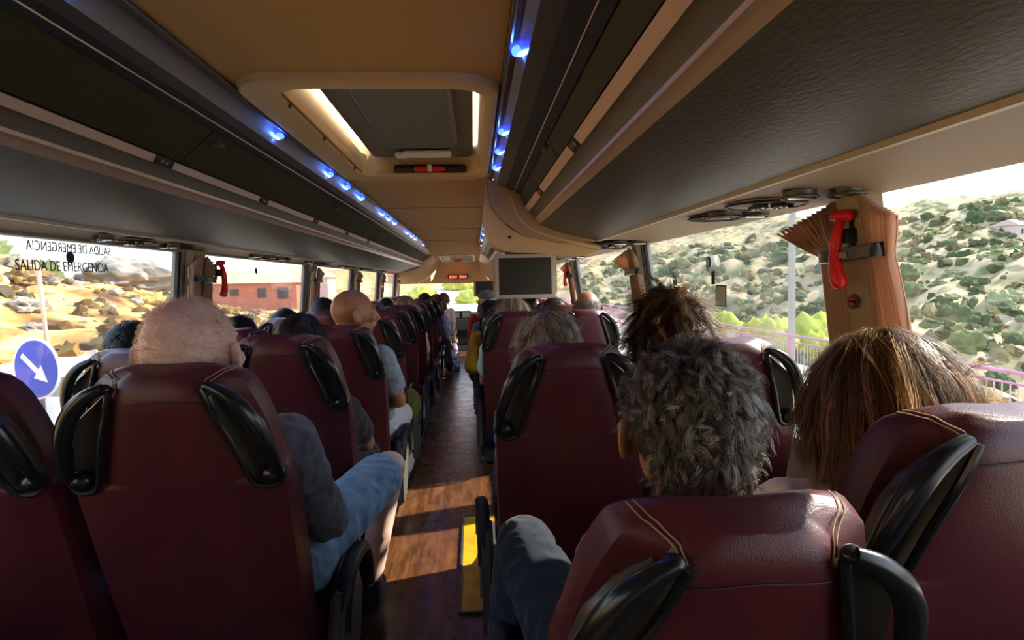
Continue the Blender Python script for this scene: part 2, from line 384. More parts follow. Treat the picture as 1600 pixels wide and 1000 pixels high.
# dashboard
db = thing('dashboard', 'grey dashboard console with vent grilles at the front of the aisle', 'dashboard')
bm = B(); box(bm, (-.25, 10.45, .42), (1.9, .5, .46), bev=.03); obj('console', mesh_of(bm), GREYP, db)
bm = B()
for i in range(14): box(bm, (-.44 + .033 * i, 10.19, .40), (.012, .02, .13))
obj('vent_grille', mesh_of(bm), BLACKM, db, False)
bm = B()
for i in range(18): box(bm, (-.44 + .026 * i, 10.12, .15), (.014, .02, .10))
obj('heater_grille', mesh_of(bm), CREAM, db, False)
bm = B(); box(bm, (-.25, 10.25, .14), (1.9, .22, .16), bev=.01); obj('step', mesh_of(bm), BLACKM, db)
mb = thing('monitor_box', 'dark box with two small grey screens standing on the dashboard', 'monitor')
bm = B(); box(bm, (-.24, 10.34, .71), (.36, .1, .17), bev=.012); obj('case', mesh_of(bm), BLACKM, mb)
for x in (-.33, -.15): bm = B(); box(bm, (x, 10.285, .72), (.13, .01, .10), bev=.004); obj('screen', mesh_of(bm), TVFR, mb)
bm = B(); box(bm, (-.22, 10.28, .645), (.2, .02, .018)); obj('white_plate', mesh_of(bm), WHITEP, mb, False)

# ------------------------------------------------------------------ luggage racks
def rack(side, y0, y1, P, label, led_ys):
    """P: dict of (x, height above the eye) rows"""
    t = thing('luggage_rack', label, 'luggage rack')
    s = side
    g = lambda x, h: (x, Z0 + h)
    bm = B()
    c0, c1 = P['ceil'], P['led']
    n = 8; arc = []
    for k in range(n + 1):
        u = k / n; x = c0[0] + (c1[0] - c0[0]) * u; h = c0[1] + (c1[1] - c0[1]) * u + .020 * math.sin(math.pi * u)
        arc.append(g(x, h))
    prism(bm, [g(c0[0], c0[1] + .05)] + arc + [g(c1[0], c1[1] + .05)], y0, y1)
    obj('led_channel', mesh_of(bm), HOUS, t)
    bm = B(); xx = c0[0] + .008 * s
    tube(bm, [(xx, y0, Z0 + c0[1] - .004), (xx, y1, Z0 + c0[1] - .004)], .007, 8); obj('ceiling_bead', mesh_of(bm), GREYRAIL, t)
    bm = B(); prism(bm, [g(*c1), g(*P['r3']), g(P['r3'][0], P['r3'][1] + .04), g(c1[0], c1[1] + .04)], y0, y1); obj('grey_rail', mesh_of(bm), GREYRAIL, t, False)
    bm = B(); prism(bm, [g(*P['r3']), g(*P['thin']), g(*P['dark']), g(P['dark'][0], P['dark'][1] + .05), g(P['r3'][0], P['r3'][1] + .05)], y0, y1); obj('dark_rail', mesh_of(bm), BLACKM, t, False)
    bm = B(); q = P['thin']; tube(bm, [(q[0], y0, Z0 + q[1] - .001), (q[0], y1, Z0 + q[1] - .001)], .0022, 6); obj('bright_bead', mesh_of(bm), SILVER, t)
    # bin doors, one part each, with a small catch
    yy = y0; d = P['dark']; l = P['lt']
    while yy < y1 - .05:
        ye = min(yy + 1.55, y1)
        bm = B(); prism(bm, [g(d[0], d[1] + .012), g(l[0], l[1] + .006), g(l[0] + .02 * s, l[1] + .012), g(d[0] + .02 * s, d[1] + .02)], yy + .004, ye - .004)
        dr = obj('bin_door', mesh_of(bm), DOORM, t, False)
        cx, cz = d[0] * .72 + l[0] * .28, Z0 + (d[1] + .012) * .72 + (l[1] + .006) * .28
        bm = B(); box(bm, (cx, yy + .07, cz - .004), (.03, .055, .012), bev=.004); obj('catch', mesh_of(bm), GREYRAIL, dr)
        yy = ye
    lb = P['ltb']
    bm = B(); prism(bm, [g(*l), g(*lb), g(lb[0] + .012 * s, lb[1] + .006), g(l[0] + .012 * s, l[1] + .006)], y0, y1); obj('number_strip', mesh_of(bm), STRIPM, t, False)
    r = P['ridge']; sl = P['sil']
    bm = B(); prism(bm, [g(lb[0] + .001 * s, lb[1] + .001), g(lb[0] + (r[0] - lb[0]) * .45, lb[1] + (r[1] - lb[1]) * .35 + .008), g(r[0] - .002 * s, r[1] + .004), g(r[0] + .03 * s, r[1] + .04), g(lb[0] + .03 * s, lb[1] + .03)], y0, y1); obj('groove', mesh_of(bm), GROOVE, t)
    bm = B()
    nx, nz = 0, 0
    prism(bm, [g(r[0] - .004 * s, r[1] + .004), g(r[0] - .002 * s, r[1] - .004), g(r[0] + .004 * s, r[1] - .006), g(r[0] + (sl[0] - r[0]) * .5, r[1] + (sl[1] - r[1]) * .5 + .001), g(*sl), g(sl[0] + .02 * s, sl[1] + .015), g(r[0] + .02 * s, r[1] + .02)], y0, y1)
    obj('handrail', mesh_of(bm), SILVER, t)
    u = P['under']
    bm = B(); top = [g(u[-1][0], u[-1][1] + .03), g(u[-1][0], 1.86 - Z0 - .0), g(u[0][0] + .03 * s, 1.86 - Z0), g(u[0][0] + .03 * s, u[0][1] + .03)]
    prism(bm, [g(*q) for q in u] + top, y0, y1); obj('underside', mesh_of(bm), RACK, t)
    tr = P['trim']
    bm = B(); prism(bm, [g(tr[0] - .006 * s, tr[1] + .002), g(tr[0], tr[1] - .008), g(tr[0] + .012 * s, tr[1] - .008), g(tr[0] + .016 * s, tr[1] + .003)], y0, y1); obj('trim_bead', mesh_of(bm), CREAM, t)
    pn = P['panel']
    bm = B(); prism(bm, [g(*q) for q in pn] + [g(pn[-1][0], pn[-1][1] + .03), g(pn[0][0], pn[0][1] + .03)], y0, y1); obj('service_panel', mesh_of(bm), BEIGE, t)
    # blue ceiling LEDs in the channel
    lx, lh = c0[0] * .42 + c1[0] * .58, c0[1] * .42 + c1[1] * .58
    for y in led_ys:
        if not y0 < y < y1: continue
        bm = B(); sphere(bm, (lx, y, Z0 + lh + .010), (.013, .022, .010), 12, 8); e = obj('led_lamp', mesh_of(bm), LEDM, t)
        bm = B(); sphere(bm, (lx + .006 * s, y - .004, Z0 + lh + .001), (.006, .008, .004), 10, 6); obj('led_core', mesh_of(bm), LEDW, e)
    return t
PR = dict(ceil=(.083, .519), led=(.128, .485), r3=(.172, .473), thin=(.214, .452), dark=(.238, .437), lt=(.268, .373), ltb=(.288, .352), ridge=(.320, .309), sil=(.340, .286),
          under=[(.340, .286), (.40, .262), (.47, .236), (.55, .217), (.635, .202)], trim=(.635, .202), panel=[(.648, .200), (.74, .203), (.85, .198), (.945, .186)])
PL = dict(ceil=(-.604, .519), led=(-.672, .485), r3=(-.70, .474), thin=(-.722, .468), dark=(-.750, .462), lt=(-.862, .368), ltb=(-.872, .348), ridge=(-.888, .309), sil=(-.905, .284),
          under=[(-.905, .284), (-.97, .258), (-1.05, .232), (-1.13, .212), (-1.20, .198)], trim=(-1.20, .198), panel=[(-1.213, .196), (-1.26, .194), (-1.31, .185), (-1.362, .172)])
LY = [1.02, 2.04, 2.74, 3.1, 3.5, 4.3, 4.62, 4.95, 5.9, 6.3, 6.7, 7.8, 8.6]
RY = [1.0, 1.31, 2.0, 2.3, 2.62, 3.9, 4.5, 5.0, 5.6, 6.2, 7.0, 8.0]
rk_l = rack(-1, Y_BACK, 10.1, PL, 'long dark overhead luggage rack over the seats left of the aisle', LY)
rk_r = rack(1, Y_BACK, 2.93, PR, 'dark overhead luggage rack at upper right, ending at the tan screen housing', RY)
rk_f = rack(1, 3.25, 10.1, PR, 'overhead luggage rack continuing forward behind the hanging screen', RY)
# seat number plates
def plate(parent, P, y, txt, s):
    l, lb = P['lt'], P['ltb']
    a = Vector((l[0], 0, Z0 + l[1])); b_ = Vector((lb[0], 0, Z0 + lb[1])); d = (b_ - a); w = d.length; d.normalize()
    n = Vector((-d.z * -1, 0, d.x * -1)); n = Vector((d.z, 0, -d.x))
    if n.z > 0: n = -n
    c = (a + b_) / 2 + n * .0012; c.y = y
    X = Vector((0, 1, 0)); Y = n.cross(X); m = Matrix(((X.x, Y.x, n.x, c.x), (X.y, Y.y, n.y, c.y), (X.z, Y.z, n.z, c.z), (0, 0, 0, 1)))
    bm = B(); box(bm, (0, 0, 0), (.095, w * .98, .002)); me = mesh_of(bm); me.transform(m); o = obj('number_plate', me, INK, parent, False)
    text_obj('seat_numbers', txt, w * .62, PALE, m @ Matrix.Translation((0, 0, .0016)) @ Euler((0, 0, math.pi if s > 0 else 0)).to_matrix().to_4x4(), o)
for i, y in enumerate((1.56, 2.36)): plate(rk_r, PR, y, ('57 \u2022 58', '53 \u2022 54')[i], 1)
for i, y in enumerate((.93, 1.72, 2.5, 3.3, 4.1, 4.9)): plate(rk_l, PL, y, '%d \u2022 %d' % (59 - 4 * i, 60 - 4 * i), -1)
for i, y in enumerate((4.1, 4.9, 5.7)): plate(rk_f, PR, y, '%d \u2022 %d' % (45 - 4 * i, 46 - 4 * i), 1)

# vents, reading lamps and speakers in the panel over the seats
NOZ = M('dark_brown_nozzle', (0.10, 0.08, 0.055), 0.35)
def service_unit(side, y, label, sc=1.0):
    t = thing('service_unit', label, 'air vent and lamp unit', group='service units over the %s seats' % ('right' if side > 0 else 'left'))
    cx = (.80 if side > 0 else -1.285); z = Z0 + (.200 if side > 0 else .188); w = 1 if side > 0 else .48
    def disc(name, x, y_, r, mat, h=.01, par=t, seg=28, dz=0):
        bm = B(); bmesh.ops.create_cone(bm, cap_ends=True, segments=seg, radius1=r, radius2=r * .9, depth=h)
        bmesh.ops.scale(bm, vec=(w, 1, -1), verts=bm.verts); bmesh.ops.translate(bm, vec=(cx + x * w, y + y_, z - h / 2 + dz), verts=bm.verts)
        return obj(name, mesh_of(bm), mat, par)
    def ring(x, y_, r, tr, mat, par=t, name='ring', dz=0):
        bm = B(); tube(bm, [(cx + (x + r * math.cos(a)) * w, y + y_ + r * math.sin(a), z - .008 + dz) for a in np.linspace(0, 2 * math.pi, 29)[:-1]], tr, 6, closed=True); return obj(name, mesh_of(bm), mat, par)
    sp = disc('speaker', 0.0, .52, .085, GREYP, .008); ring(0, .52, .088, .0035, BLACKM, sp)
    bm = B()
    for k in range(9): tube(bm, [(cx + (-.07 + k * .0175) * w, y + .52 - .045, z - .011), (cx + (-.07 + k * .0175) * w, y + .52 + .045, z - .011)], .0022, 5)
    obj('speaker_grille', mesh_of(bm), BLACKM, sp)
    pl = disc('control_plate', 0.0, .20, .10, BEIGE, .008); ring(0, .20, .103, .0035, BLACKM, pl)
    for k, (x, y_) in enumerate(((-.03, .17), (.01, .15), (.03, .2), (-.02, .23), (.05, .17))):
        d = disc('reading_lamp' if k < 2 else 'button', x, y_, .02 if k < 2 else .013, BLACKM, .010, pl, 16, -.009)
        if k < 2: ring(x, y_, .02, .003, CHROME, d, 'ring', -.012)
    for k, (x, y_) in enumerate(((-.02, 0.0), (.07, -.04), (-.03, .42), (.07, .40))):
        d = disc('air_nozzle', x, y_, .038, NOZ, .015); ring(x, y_, .040, .0035, GREYP, d, 'nozzle_rim', -.007)
        bm = B(); tube(bm, [(cx + (x - .03) * w, y + y_, z - .017), (cx + (x + .03) * w, y + y_, z - .017)], .004, 6); obj('nozzle_bar', mesh_of(bm), CHROME, d)
    return t
for i, y in enumerate((1.34, 3.02, 4.7, 6.4, 8.0)):
    service_unit(1, y, ('round air nozzles and speaker beside the nearest right window pillar', 'air nozzles and reading lamps above the seats at the second right pillar', 'overhead nozzle cluster further forward on the right, past the hanging screen', 'overhead nozzle cluster far forward on the right side', 'frontmost overhead nozzle cluster on the right side')[i])
for i, y in enumerate((2.12, 3.5, 4.6, 5.7, 6.8, 7.9)):
    service_unit(-1, y, 'black air nozzles over the left windows, ' + ('above the emergency exit lettering', 'just beyond the left pillar with the red hammer', 'above the bald man in grey t-shirt', 'past the second left pillar', 'far forward, third from the front', 'far forward near the windscreen')[i])

# ------------------------------------------------------------------ roof hatch
h = thing('roof_hatch', 'dark roof hatch in a tan rounded frame in the ceiling, daylight at its sides', 'roof hatch')
def rrect(x0, x1, y0, y1, r, z, n=6):
    out = []
    for cx, cy, a0 in ((x1 - r, y0 + r, -math.pi / 2), (x1 - r, y1 - r, 0), (x0 + r, y1 - r, math.pi / 2), (x0 + r, y0 + r, math.pi)):
        for k in range(n + 1): a = a0 + math.pi / 2 * k / n; out.append((cx + r * math.cos(a), cy + r * math.sin(a), z))
    return out
bm = B()
fr = [(-.60, .083, 1.47, 2.88, .12, CZ - .001), (-.595, .078, 1.475, 2.875, .12, CZ - .018), (-.575, .06, 1.49, 2.86, .11, CZ - .022), (-.515, .045, 1.56, 2.80, .09, CZ - .012), (-.500, .035, 1.575, 2.785, .08, CZ + .03), (-.490, .030, 1.58, 2.775, .08, CZ + .115), (-.52, .055, 1.56, 2.80, .08, CZ + .115), (-.60, .083, 1.47, 2.88, .12, CZ + .03)]
rs = [rrect(*f) for f in fr]; loft(bm, rs + [rs[0]], cap=False); bmesh.ops.remove_doubles(bm, verts=bm.verts, dist=1e-5)
obj('hatch_frame', mesh_of(bm), TAN, h)
bm = B(); loft(bm, [rrect(-.448, .010, 1.560, 2.768, .05, CZ + .070), rrect(-.452, .014, 1.555, 2.772, .05, CZ + .085), rrect(-.452, .014, 1.555, 2.772, .05, CZ + .11)])
lid = obj('hatch_lid', mesh_of(bm), HATCHG, h)
bm = B(); tube(bm, [Vector(p) for p in rrect(-.355, -.06, 1.76, 2.50, .05, CZ + .068)], .009, 8, closed=True); obj('lid_moulding', mesh_of(bm), HATCHG, lid)
bm = B(); loft(bm, [rrect(-.35, -.065, 1.765, 2.495, .05, CZ + .062), rrect(-.35, -.065, 1.765, 2.495, .05, CZ + .072)]); obj('lid_panel', mesh_of(bm), HATCHG, lid)
bm = B(); box(bm, (-.21, 1.64, CZ + .066), (.24, .07, .03), bev=.01); obj('hinge_cover', mesh_of(bm), BLACKM, lid)
bm = B(); box(bm, (-.19, 2.62, CZ + .052), (.21, .07, .022), bev=.009); box(bm, (-.305, 2.62, CZ + .048), (.05, .045, .025), bev=.009); obj('handle', mesh_of(bm), WHITEP, lid)
bm = B(); box(bm, (-.19, 2.775, CZ + .018), (.34, .03, .035), bev=.01); lt_ = obj('latch_plate', mesh_of(bm), BLACKM, h)
bm = B(); capsule(bm, (-.25, 2.745, CZ + .012), (-.13, 2.745, CZ + .012), .013, .011); obj('red_lever', mesh_of(bm), RED, lt_)
bm = B(); box(bm, (-.19, 2.73, CZ + .012), (.02, .012, .03)); obj('lever_clip', mesh_of(bm), WHITEP, lt_)
LIGHTW = M('daylight_stand_in', (1, 1, 1), emit=(1.0, .86, .68), estr=2.2)  # glowing tubes added to imitate daylight entering through the hatch gaps, no lamps
bm = B(); tube(bm, [(-.476, 1.60, CZ + .10), (-.476, 2.50, CZ + .10)], .014, 10); obj('daylight_glow', mesh_of(bm), LIGHTW, h)
bm = B(); tube(bm, [(.016, 1.65, CZ + .09), (.016, 2.6, CZ + .09)], .006, 8); obj('daylight_glow', mesh_of(bm), LIGHTW, h)
bm = B(); box(bm, (-.508, 2.42, CZ + .002), (.006, .12, .028), rot=(0, .5, 0)); obj('yellow_sticker', mesh_of(bm), M('ochre_sticker', (.45, .3, .08), .6), h)
bm = B()
for y in (1.72, 2.1, 2.62): sphere(bm, (-.512, y, CZ - .006), .008, 10, 6)
obj('screw_cap', mesh_of(bm), GROOVE, h)
h2 = thing('roof_hatch', 'second small roof hatch far forward, above the windscreen bulkhead', 'roof hatch')
bm = B(); rs = [rrect(-.53, .03, 8.85, 9.9, .08, 0), rrect(-.53, .03, 8.85, 9.9, .08, -.02), rrect(-.50, .0, 8.9, 9.85, .08, -.02), rrect(-.50, .0, 8.9, 9.85, .08, 0)]
loft(bm, rs); me = mesh_of(bm); me.transform(Matrix.Translation((0, 0, CZ)) @ Matrix.Translation((0, 7.2, 0)) @ Matrix.Rotation(-math.atan(.165 / 3), 4, 'X') @ Matrix.Translation((0, -7.2, 0))); obj('hatch_frame', me, CREAM, h2)
bm = B(); box(bm, (-.25, 9.6, CZ - .165), (.12, .03, .03), bev=.006); obj('red_lever', mesh_of(bm), RED, h2)

# ------------------------------------------------------------------ screen housing and screen
sh = thing('screen_housing', 'tan moulded housing closing the right luggage rack above the screen', 'housing')
bm = B()
# curved transverse panel: from the ceiling edge sweeping out and down to the rack underside
def hp(y, off=0.0):
    top = smooth_pts([(.075, y, 1.80), (.10, y, 1.70), (.16, y, 1.60), (.26, y, 1.535), (.42, y, 1.50), (.62, y, 1.475), (.66, y, 1.47)], 24)
    bot = smooth_pts([(.66, y, 1.455), (.56, y, 1.425), (.42, y, 1.43), (.30, y, 1.445), (.20, y, 1.45), (.13, y, 1.47), (.085, y, 1.52), (.058, y, 1.60), (.056, y, 1.66), (.07, y, 1.75)], 27)
    return [(p[0], p[1], p[2]) for p in top + bot]
loft(bm, [hp(2.96), hp(3.02), hp(3.20)]); obj('face_panel', mesh_of(bm), TAN, sh)
bm = B(); tube(bm, smooth_pts([(.19, 2.945, 1.785), (.20, 2.94, 1.72), (.235, 2.94, 1.63), (.30, 2.94, 1.565), (.42, 2.94, 1.52), (.56, 2.94, 1.485), (.655, 2.94, 1.463)], 30), .012, 8); obj('curved_lip', mesh_of(bm), TAN, sh)
# recessed wedge behind the lip up to the bin face
bm = B(); v = [(.09, 1.80), (.20, 1.78), (.25, 1.74), (.30, 1.68), (.36, 1.60), (.64, 1.50), (.30, 1.55), (.16, 1.60), (.10, 1.68)]
prism(bm, [(.078, 1.81), (.26, 1.80), (.30, 1.66), (.36, 1.58), (.64, 1.50), (.45, 1.49), (.26, 1.53), (.16, 1.60), (.10, 1.68)], 2.93, 3.1); obj('rack_end_panel', mesh_of(bm), M('brown_end_panel', (.34, .21, .10), .6), sh)
bm = B(); bmesh.ops.create_uvsphere(bm, u_segments=12, v_segments=8, radius=.008); bmesh.ops.translate(bm, vec=(.19, 2.955, 1.525), verts=bm.verts); obj('screw_hole', mesh_of(bm), INK, sh)
tv = thing('hanging_screen', 'switched-off flat screen in a pale frame hanging above the right aisle seats', 'screen', (0.268, 3.0, 1.325), (math.radians(-3), 0, 0))
bm = B(); box(bm, (0, 0, 0), (.315, .035, .232), bev=.008); obj('bezel', mesh_of(bm), TVFR, tv)
bm = B(); box(bm, (0, -.018, 0), (.272, .004, .190), bev=.001); obj('screen_panel', mesh_of(bm), DARKGLASS, tv)
bm = B(); box(bm, (-.155, .02, .01), (.02, .05, .16), bev=.004); box(bm, (.160, .02, .01), (.014, .05, .2), bev=.004); obj('side_bracket', mesh_of(bm), TAN, tv)
bm = B(); box(bm, (0, .03, .13), (.2, .06, .06), bev=.01); obj('mount', mesh_of(bm), GREYP, tv)
tv2 = thing('hanging_screen', 'small dark screen further forward, partly behind the nearer hanging screen', 'screen', (.15, 7.5, 1.215))
bm = B(); box(bm, (0, 0, 0), (.30, .05, .20), bev=.01); obj('bezel', mesh_of(bm), TAN, tv2)
bm = B(); box(bm, (.012, -.026, 0), (.27, .004, .185)); obj('screen_panel', mesh_of(bm), DARKGLASS, tv2, False)
bm = B(); box(bm, (.08, .05, .2), (.06, .04, .22)); obj('mount', mesh_of(bm), TAN, tv2)
cv = thing('front_rack_corner', 'tan curved corner moulding closing the rack front near the windscreen', 'moulding')
bm = B(); prism(bm, [(.09, 1.66), (.13, 1.50), (.26, 1.36), (.42, 1.32), (.60, 1.31), (.60, 1.50), (.3, 1.62)], 10.05, 10.2); obj('panel', mesh_of(bm), TAN, cv)
cv = thing('front_rack_corner', 'dark-edged curved corner closing the left rack near the windscreen', 'moulding')
bm = B(); prism(bm, [(-.60, 1.66), (-.68, 1.50), (-.80, 1.38), (-.95, 1.32), (-1.25, 1.30), (-1.25, 1.5), (-.95, 1.7), (-.7, 1.8)], 10.05, 10.2); obj('panel', mesh_of(bm), TAN, cv)

# ------------------------------------------------------------------ seats
def half_w(s):
    pts = [(0, .128), (.008, .142), (.03, .160), (.07, .178), (.12, .196), (.18, .208), (.24, .214), (.45, .212), (.80, .200)]
    for (a, b_), (c, d) in zip(pts, pts[1:]):
        if s <= c: return b_ + (d - b_) * (s - a) / (c - a)
    return pts[-1][1]
def rear_w(s):
    if s < .235: return .088 + (.160 - .088) * (s / .235) ** 1.1
    if s < .247: return .160 + (half_w(s) - .160) * (s - .235) / .012
    return half_w(s)
H_BACK = .88
def back_mesh():
    bm = B(); rings = []
    ss = [0, .002, .007, .015, .03, .05, .075, .10, .13, .16, .19, .21, .230, .2350, .2385, .2470, .252, .28, .34, .42, .52, .62, .72, .80, .86, .88]
    for s in ss:
        z = H_BACK - s
        e = 1.0
        fw = half_w(s) * .90 if s < .2 else half_w(s) * (.90 + .08 * min(1, (s - .2) / .1))
        rw = rear_w(s) - .002
        yr = .028 * max(0, 1 - s / .05) ** 2; yf = .135 - .045 * max(0, 1 - s / .07) ** 2
        if s > .70: yf -= .05 * (s - .70) / .18; yr += .03 * (s - .70) / .18
        ym = .060
        top_in = .035 * max(0, 1 - s / .03) ** 2
        fw -= top_in; rw -= top_in * .8
        c = .016
        ring = []
        # rear face left->right slightly domed, side step, front face with bolsters
        N = 10
        for k in range(N + 1):
            u = -1 + 2 * k / N; x = rw * u
            ring.append((x, yr + .012 * abs(u) ** 6 + .004 * u * u, z))
        ring.append((rw + .002, min(ym - .01, yr + .03), z)); ring.append((max(rw, fw), ym, z)); ring.append((fw + .001, ym + .02, z))
        ring.append((fw, yf - .02, z))
        for k in range(N + 1):
            u = 1 - 2 * k / N; x = fw * .96 * u
            ring.append((x, yf - .02 * math.cos(u * math.pi / 2) * (.6 if s < .25 else 1) - .012 * abs(u) ** 6, z))
        ring.append((-fw, yf - .02, z)); ring.append((-fw - .001, ym + .02, z)); ring.append((-max(rw, fw), ym, z)); ring.append((-rw - .002, min(ym - .01, yr + .03), z))
        rings.append(ring)
    loft(bm, rings); return mesh_of(bm, 'backrest')
def yb(s, u): return .028 * max(0, 1 - s / .05) ** 2 + .004 * u * u
def outer_path(sx):
    return [(sx * x, y, H_BACK - s) for s, x, y in ((.016, .096, .008), (.028, .124, .002), (.052, .152, -.004), (.088, .174, -.008), (.135, .191, -.008), (.180, .202, -.004), (.225, .206, .006))]
def make_seat():
    root = thing('coach_seat', 'x', 'seat')
    bk = obj('backrest', back_mesh(), LEATHER, root)
    from mathutils.bvhtree import BVHTree
    bvh = BVHTree.FromPolygons([v.co for v in bk.data.vertices], [tuple(p.vertices) for p in bk.data.polygons])
    def relax(P):
        for _ in range(6): P = [P[0]] + [(P[i - 1] + P[i] * 2 + P[i + 1]) / 4 for i in range(1, len(P) - 1)] + [P[-1]]
        return P
    def snap(p):
        q, n, i_, d_ = bvh.find_nearest(Vector(p)); return q + n * .0010
    for sx in (-1, 1):
        # black lining of the notch
        bm = B(); rows = []
        for i in range(9):
            s = .040 + .190 * i / 8; xi = .088 + (.160 - .088) * (s / .235) ** 1.1; xo = xi + (half_w(s) - xi) * (.84 if i < 8 else .95) * min(1, (i + .6) / 3)
            z = H_BACK - s
            rows.append([(sx * (xi - .003), .004, z), (sx * (xi + .004), .030, z), (sx * (xi * .6 + xo * .4), .032, z), (sx * xo, .020, z), (sx * (xo + .003), .032, z), (sx * (xi * .5 + xo * .5), .060, z), (sx * (xi - .003), .045, z)])
        loft(bm, rows)
        # lower shelf of the notch
        tray = obj('handle_recess', mesh_of(bm), RECESS, root)
        # rim around the teardrop
        bm = B(); loop = smooth_pts([(sx * .084, .004, H_BACK - .020), (sx * .102, -.001, H_BACK - .075), (sx * .128, -.001, H_BACK - .15), (sx * .149, .0, H_BACK - .225), (sx * .166, .001, H_BACK - .246), (sx * .198, .005, H_BACK - .247), (sx * .214, .012, H_BACK - .228)], 30)
        tube(bm, loop, .0065, 8); obj('rim', mesh_of(bm), BLACKP, tray)
        bm = B(); op = smooth_pts(outer_path(sx), 24); n = len(op)
        tube(bm, op, [.010 + .007 * math.sin(math.pi * min(1, (i / (n - 1)) * 1.05)) for i in range(n)], 12, flat=.95, ref=Vector((0, 1, 0)))
        sphere(bm, (sx * .192, .014, H_BACK - .226), (.026, .020, .020)); sphere(bm, (sx * .098, .012, H_BACK - .020), (.014, .012, .010))
        obj('grab_handle', mesh_of(bm), BLACKP, root)
        # double stitching from notch tip over the shoulder
        st = None
        bm = B()
        for off in (0, .010):
            tube(bm, relax([snap(q) for q in smooth_pts([(sx * (.094 - off), .002, H_BACK - .020 - off * .4), (sx * (.102 - off), .008, H_BACK - .006), (sx * (.112 - off), .03, H_BACK + .002), (sx * (.122 - off), .06, H_BACK - .0), (sx * (.130 - off), .10, H_BACK - .016)], 28)]), .0011, 5)
        obj('stitching', mesh_of(bm), STITCH, root)
    bm = B(); tube(bm, [snap(q) for q in smooth_pts([(x, 0, H_BACK - .046 - .012 * (x / .1) ** 2) for x in (-.092, -.06, 0, .06, .092)], 24)], .0014, 5); obj('seam', mesh_of(bm), SEAM, root)
    # lower hinge and cushion
    bm = B(); rings = []
    for y, zz, hw in ((.06, .0, .19), (.10, -.01, .205), (.25, 0, .212), (.42, .005, .208), (.50, -.01, .195), (.52, -.04, .18)):
        hw2 = hw
        rings.append([(-hw2, y, zz - .03), (-hw2 + .02, y, zz + .01), (-.1, y, zz - .005), (0, y, zz - .012), (.1, y, zz - .005), (hw2 - .02, y, zz + .01), (hw2, y, zz - .03), (hw2 - .01, y, zz - .10), (-hw2 + .01, y, zz - .10)])
    loft(bm, rings); cush = mesh_of(bm, 'cushion')
    return root, cush
seat_proto, cushion_me = make_seat()
# armrest (aisle side), in seat coordinates, sx = side
def arm_mesh(sx):
    bm = B()
    pts = smooth_pts([(sx * .250, .10, -.02), (sx * .252, .12, .05), (sx * .254, .18, .10), (sx * .256, .28, .11), (sx * .258, .36, .085), (sx * .258, .40, .02), (sx * .258, .405, -.05)], 24)
    tube(bm, pts, [.021] * len(pts), 10, flat=1.15, ref=Vector((1, 0, 0)))
    return mesh_of(bm, 'armrest')
def side_mesh(sx):
    bm = B(); prof = [(.04, -.27), (.05, -.04), (.10, .045), (.20, .06), (.29, .03), (.33, -.05), (.28, -.16), (.20, -.27)]
    a = [bm.verts.new((sx * .222, y, z)) for y, z in prof]; b_ = [bm.verts.new((sx * .262, y, z)) for y, z in prof]; n = len(prof)
    bm.faces.new(a); bm.faces.new(list(reversed(b_)))
    for i in range(n): bm.faces.new((a[i], a[(i + 1) % n], b_[(i + 1) % n], b_[i]))
    bmesh.ops.bevel(bm, geom=[e for e in bm.edges], offset=.012, segments=2, affect='EDGES'); return mesh_of(bm, 'side_cover')
ARM = {s: arm_mesh(s) for s in (-1, 1)}; SIDE = {s: side_mesh(s) for s in (-1, 1)}
def base_mesh():
    bm = B(); box(bm, (0, .28, -.13), (.40, .40, .05), bev=.01); box(bm, (.12, .28, -.22), (.05, .30, .16), bev=.01); box(bm, (-.12, .28, -.22), (.05, .30, .16), bev=.01); return mesh_of(bm, 'seat_base')
BASE = base_mesh()
for me_, mt in ((ARM[1], BLACKM), (ARM[-1], BLACKM), (SIDE[1], GREYP), (SIDE[-1], GREYP), (BASE, BLACKM), (cushion_me, LEATHER)): me_.materials.append(mt); me_.polygons.foreach_set('use_smooth', [True] * len(me_.polygons)); me_.set_sharp_from_angle(angle=math.radians(42))
SEAT_Z = .44
def place_seat(x, ytop, ztop, recl, label, arm=0, group=None, first=[True]):
    """ytop/ztop: where the rear top edge of the backrest stands; the backrest leans back by recl degrees"""
    a = math.radians(recl); k_ = (1.3 - ztop) / ytop
    ztop = 1.3 - k_ * (ytop + .08) - .088 * math.sin(a)
    piv = Vector((x, ytop + math.sin(a) * H_BACK, ztop - math.cos(a) * H_BACK))
    root = thing('coach_seat', label, 'seat', (piv.x, piv.y, POD), group=group)
    back = empty('reclining_back', (0, 0, piv.z - POD), (-(-a), 0, 0)); back.parent = root
    for ch in seat_proto.children:
        c = ch.copy(); COL.objects.link(c); c.parent = root
        c.matrix_parent_inverse = Matrix.Identity(4); c.location = (0, 0, piv.z - POD); c.rotation_euler = (a, 0, 0)
        for g in ch.children:
            d = g.copy(); COL.objects.link(d); d.parent = c
    bpy.data.objects.remove(back)
    o = bpy.data.objects.new('cushion', cushion_me); COL.objects.link(o); o.parent = root; o.location = (0, 0, SEAT_Z - POD)
    o = bpy.data.objects.new('seat_base', BASE); COL.objects.link(o); o.parent = root; o.location = (0, 0, SEAT_Z - POD)
    if arm:
        o = bpy.data.objects.new('side_cover', SIDE[arm]); COL.objects.link(o); o.parent = root; o.location = (0, 0, SEAT_Z - POD)
        o2 = bpy.data.objects.new('armrest', ARM[arm]); COL.objects.link(o2); o2.parent = root; o2.location = (0, 0, SEAT_Z - POD - .03)
    return root
ORD = ['nearest', 'second', 'third', 'fourth', 'fifth', 'sixth', 'seventh', 'eighth', 'ninth', 'tenth', 'eleventh']
